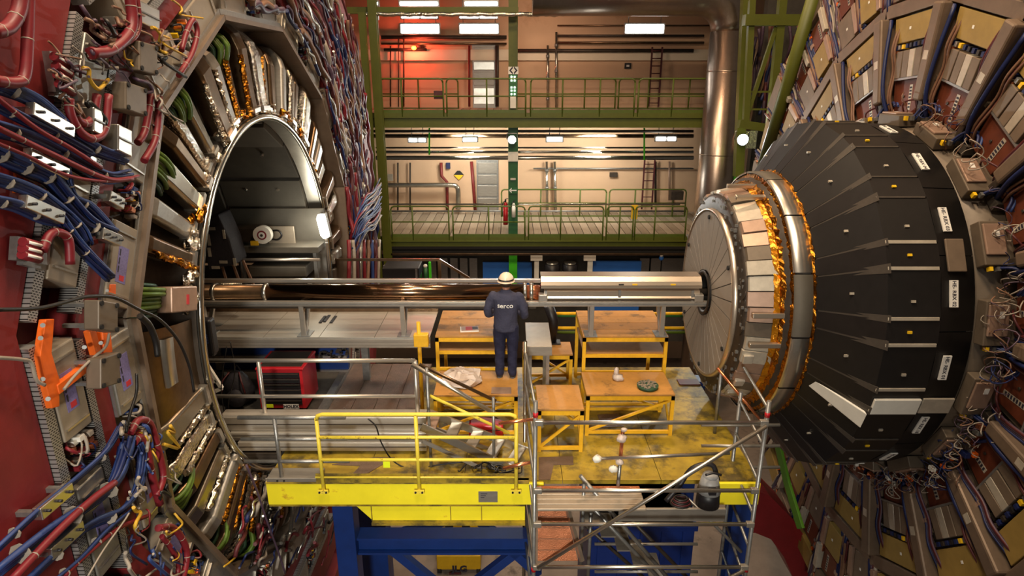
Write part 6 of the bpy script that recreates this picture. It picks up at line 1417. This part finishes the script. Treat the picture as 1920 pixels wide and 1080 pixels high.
# ================================================================ THE MAN
def voxel(mb, name, m, parent, vox, sm=6):
    me = bpy.data.meshes.new(name); me.from_pydata([tuple(v) for v in mb.v], [], mb.f)
    bm = bmesh.new(); bm.from_mesh(me); bmesh.ops.recalc_face_normals(bm, faces=bm.faces); bm.to_mesh(me); bm.free()
    o = bpy.data.objects.new(name+'_t', me); COL.objects.link(o)
    r = o.modifiers.new('r', 'REMESH'); r.mode = 'VOXEL'; r.voxel_size = vox
    s_ = o.modifiers.new('s', 'SMOOTH'); s_.iterations = sm; s_.factor = .5
    bpy.context.view_layer.update()
    me2 = bpy.data.meshes.new_from_object(o.evaluated_get(bpy.context.evaluated_depsgraph_get())); bpy.data.objects.remove(o); me2.name = name
    me2.polygons.foreach_set('use_smooth', [True]*len(me2.polygons)); me2.materials.clear(); me2.materials.append(MATS[m])
    q = bpy.data.objects.new(name, me2); COL.objects.link(q); q.parent = parent; FRAME[q.name] = FRAME[parent.name]
    return q
def loft(mb, rings, n=20):
    """rings: (cx, cy, z, rx, ry)"""
    vs = [(cx+rx*math.cos(2*math.pi*k/n), cy+ry*math.sin(2*math.pi*k/n), z) for cx, cy, z, rx, ry in rings for k in range(n)]; m = len(rings)
    fs = [(i*n+k, i*n+(k+1) % n, (i+1)*n+(k+1) % n, (i+1)*n+k) for i in range(m-1) for k in range(n)]+[tuple(reversed(range(n))), tuple((m-1)*n+k for k in range(n))]
    return mb.add(vs, fs, True)
def limb(mb, pts, rs):
    c = cut([V(*p) for p in pts], 4); n = len(c); tp = []
    for i in range(n):
        f = i/(n-1)*(len(rs)-1); j = min(int(f), len(rs)-2); tp.append(rs[j]+(rs[j+1]-rs[j])*(f-j))
    mb.tube(c, 1.0, 12, tp); mb.sphere(c[0], rs[0], 10); mb.sphere(c[-1], rs[-1], 10); return mb
pf = W(949, 706, Z=ZM)
man = thing('person', 'man in dark jacket and navy trousers and white helmet, seen from behind at the pipe', 'person', (pf.x, pf.y, ZM), (0, 0, R_(-4)))
HIP, SH = .095, .195
legs = {s_: [(s_*HIP, 0, .86), (s_*.105, .015, .66), (s_*.10, .02, .46), (s_*.10, 0.0, .26), (s_*.10, -.02, .09)] for s_ in (-1, 1)}
arms = {-1: [(-SH, 0, 1.34), (-.26, -.02, 1.20), (-.275, -.01, 1.06), (-.22, .16, 1.02), (-.13, .30, 1.04)], 1: [(SH, 0, 1.34), (.265, -.02, 1.20), (.285, -.01, 1.05), (.25, .15, 1.00), (.15, .29, 1.03)]}
mb = MB()
loft(mb, [(0, 0, .80, .15, .10), (0, 0, .92, .165, .115), (0, .0, 1.05, .14, .10), (0, -.005, 1.22, .17, .115), (0, -.01, 1.34, .185, .10), (0, 0, 1.41, .10, .075), (0, .01, 1.44, .055, .055)])
mb.cyl((0, .005, 1.40), (0, .03, 1.50), .056, 14, .054)
mb.sphere((0, .045, 1.56), .098, 16, (.80, .98, 1.12)); mb.sphere((0, .085, 1.50), .06, 12, (.85, .8, .9))          # skull and jaw
mb.sphere((0, .145, 1.535), .018, 8, (.7, 1, 1.5)); 
for s_ in (-1, 1):
    mb.sphere((s_*.080, .035, 1.545), .024, 8, (.35, .8, 1.2)); mb.sphere((s_*.03, .128, 1.565), .014, 8); limb(mb, legs[s_], [.088, .075, .055, .05, .04]); limb(mb, arms[s_], [.055, .05, .042, .036, .028])
    mb.sphere((s_*.10, .05, .045), .05, 10, (.85, 2.2, .8))
    h = V(*arms[s_][-1]); d = V(-s_*.5, .85, .05).normalized(); side = V(d.y, -d.x, 0)*s_
    mb.sphere(h+d*.045, .04, 10, (1, 1, .55))
    for k, L in enumerate((.070, .080, .076, .060)):
        b = h+d*.075+side*(.028-.019*k); mb.tube([b, b+d*L*.5+V(0, 0, -.004), b+d*L*.8+V(0, 0, -.022), b+d*L*.95+V(0, 0, -.045)], .009, 8)
    b = h+d*.02+side*.036; mb.tube([b, b+side*.022+d*.02, b+side*.022+d*.05+V(0, 0, -.012)], .0105, 8)
voxel(mb, 'body', 'skin', man, .0075, 4)
mb = MB()
loft(mb, [(0, 0, .80, .185, .135), (0, 0, .84, .19, .14), (0, 0, .95, .185, .138), (0, -.005, 1.08, .183, .135), (0, -.012, 1.22, .20, .14), (0, -.012, 1.32, .21, .13), (0, -.005, 1.385, .165, .105), (0, .005, 1.425, .085, .075), (0, .01, 1.455, .07, .066)])
for s_ in (-1, 1): limb(mb, arms[s_][:4]+[tuple(V(*arms[s_][3]).lerp(V(*arms[s_][4]), .85))], [.078, .068, .062, .056, .048])
for v in mb.v: v += V(.006*math.sin(v.z*38+v.y*20), .006*math.sin(v.z*31+v.x*26), 0)
jk = voxel(mb, 'jacket', 'cloth_jacket', man, .011, 3)
mb = MB()
loft(mb, [(0, 0, .78, .16, .115), (0, 0, .86, .172, .125), (0, 0, .93, .165, .12)])
for s_ in (-1, 1): limb(mb, legs[s_], [.105, .098, .082, .076, .070])
for v in mb.v: v += V(.005*math.sin(v.z*40+v.y*20), .006*math.sin(v.z*33+v.x*26), 0)
voxel(mb, 'trousers', 'cloth_navy', man, .011, 3)
for s_ in (-1, 1):
    mb = MB(); mb.sphere((s_*.105, .05, .045), .055, 12, (.95, 2.3, .9)); mb.cyl((s_*.102, -.02, .04), (s_*.10, -.02, .13), .058, 12)
    for v in mb.v: v.z = max(v.z, .012)
    b_ = voxel(mb, 'boot', 'boot', man, .01, 3)
    MB().prism([V(s_*.105+.052*math.cos(a_*.524), .05+.128*math.sin(a_*.524), 0) for a_ in range(12)], (0, 0, .022)).build('sole', 'sole', b_, local=True)
hm = MB(); HC = V(0, .04, 1.565)
vs = []; fs = []; n = 24
for i in range(8):
    a_ = R_(90*i/7); vs += [(HC.x+.118*math.cos(a_)*math.cos(2*math.pi*k/n), HC.y+.140*math.cos(a_)*math.sin(2*math.pi*k/n), HC.z+.02+.125*math.sin(a_)) for k in range(n)]
fs = [(i*n+k, i*n+(k+1) % n, (i+1)*n+(k+1) % n, (i+1)*n+k) for i in range(7) for k in range(n)]
hm.add(vs, fs, True)
he = hm.build('helmet', 'helmet_white', man, local=True); sd = he.modifiers.new('thick', 'SOLIDIFY'); sd.thickness = .006
MB().add([(HC.x+r*.118*math.cos(2*math.pi*k/n), HC.y+r*.140*math.sin(2*math.pi*k/n)+(.02 if r > 1 and math.sin(2*math.pi*k/n) > .3 else 0), HC.z+.02-(.012 if r > 1 else 0)) for r in (1.0, 1.12) for k in range(n)], [(k, (k+1) % n, n+(k+1) % n, n+k) for k in range(n)], True).build('brim', 'helmet_white', he, local=True)
bd = MB().add([(HC.x+(.122-.004*j)*math.cos(2*math.pi*k/n), HC.y+(.144-.004*j)*math.sin(2*math.pi*k/n), HC.z+.035+.022*j) for j in (0, 1) for k in range(n)], [(k, (k+1) % n, n+(k+1) % n, n+k) for k in range(n)], True).build('band', 'plastic_black', he, local=True)
MB().bar((0, HC.y-.150, HC.z+.06), (0, HC.y-.05, HC.z+.148), .022, .012).build('ridge', 'helmet_white', he, local=True)
mb = MB(); mb.sphere((0, .035, 1.545), .1, 14, (.84, .92, .80)); 
for v in mb.v: v.y = min(v.y, .07)
voxel(mb, 'hair', 'hair', man, .008, 3)
Mm = FRAME[man.name]
def back_text(s, size, z, m, bold):
    o = text(s, size, Mm @ axes((0.0, -.175, z), (1, 0, 0), (0, 0, 1)), m, jk, 'lettering', bold, .004)
    dg = bpy.context.evaluated_depsgraph_get(); bpy.context.view_layer.update()
    for v in o.data.vertices:       # lay the print on the cloth
        ok, loc, nrm, _ = jk.ray_cast(V(v.co.x, -.6, v.co.z), V(0, 1, 0))
        if ok: v.co.y = loc.y-.004+(.002 if v.co.y > -.175 else 0)
bpy.context.view_layer.update()
back_text('serco', .108, 1.235, 'paper', .001); pass
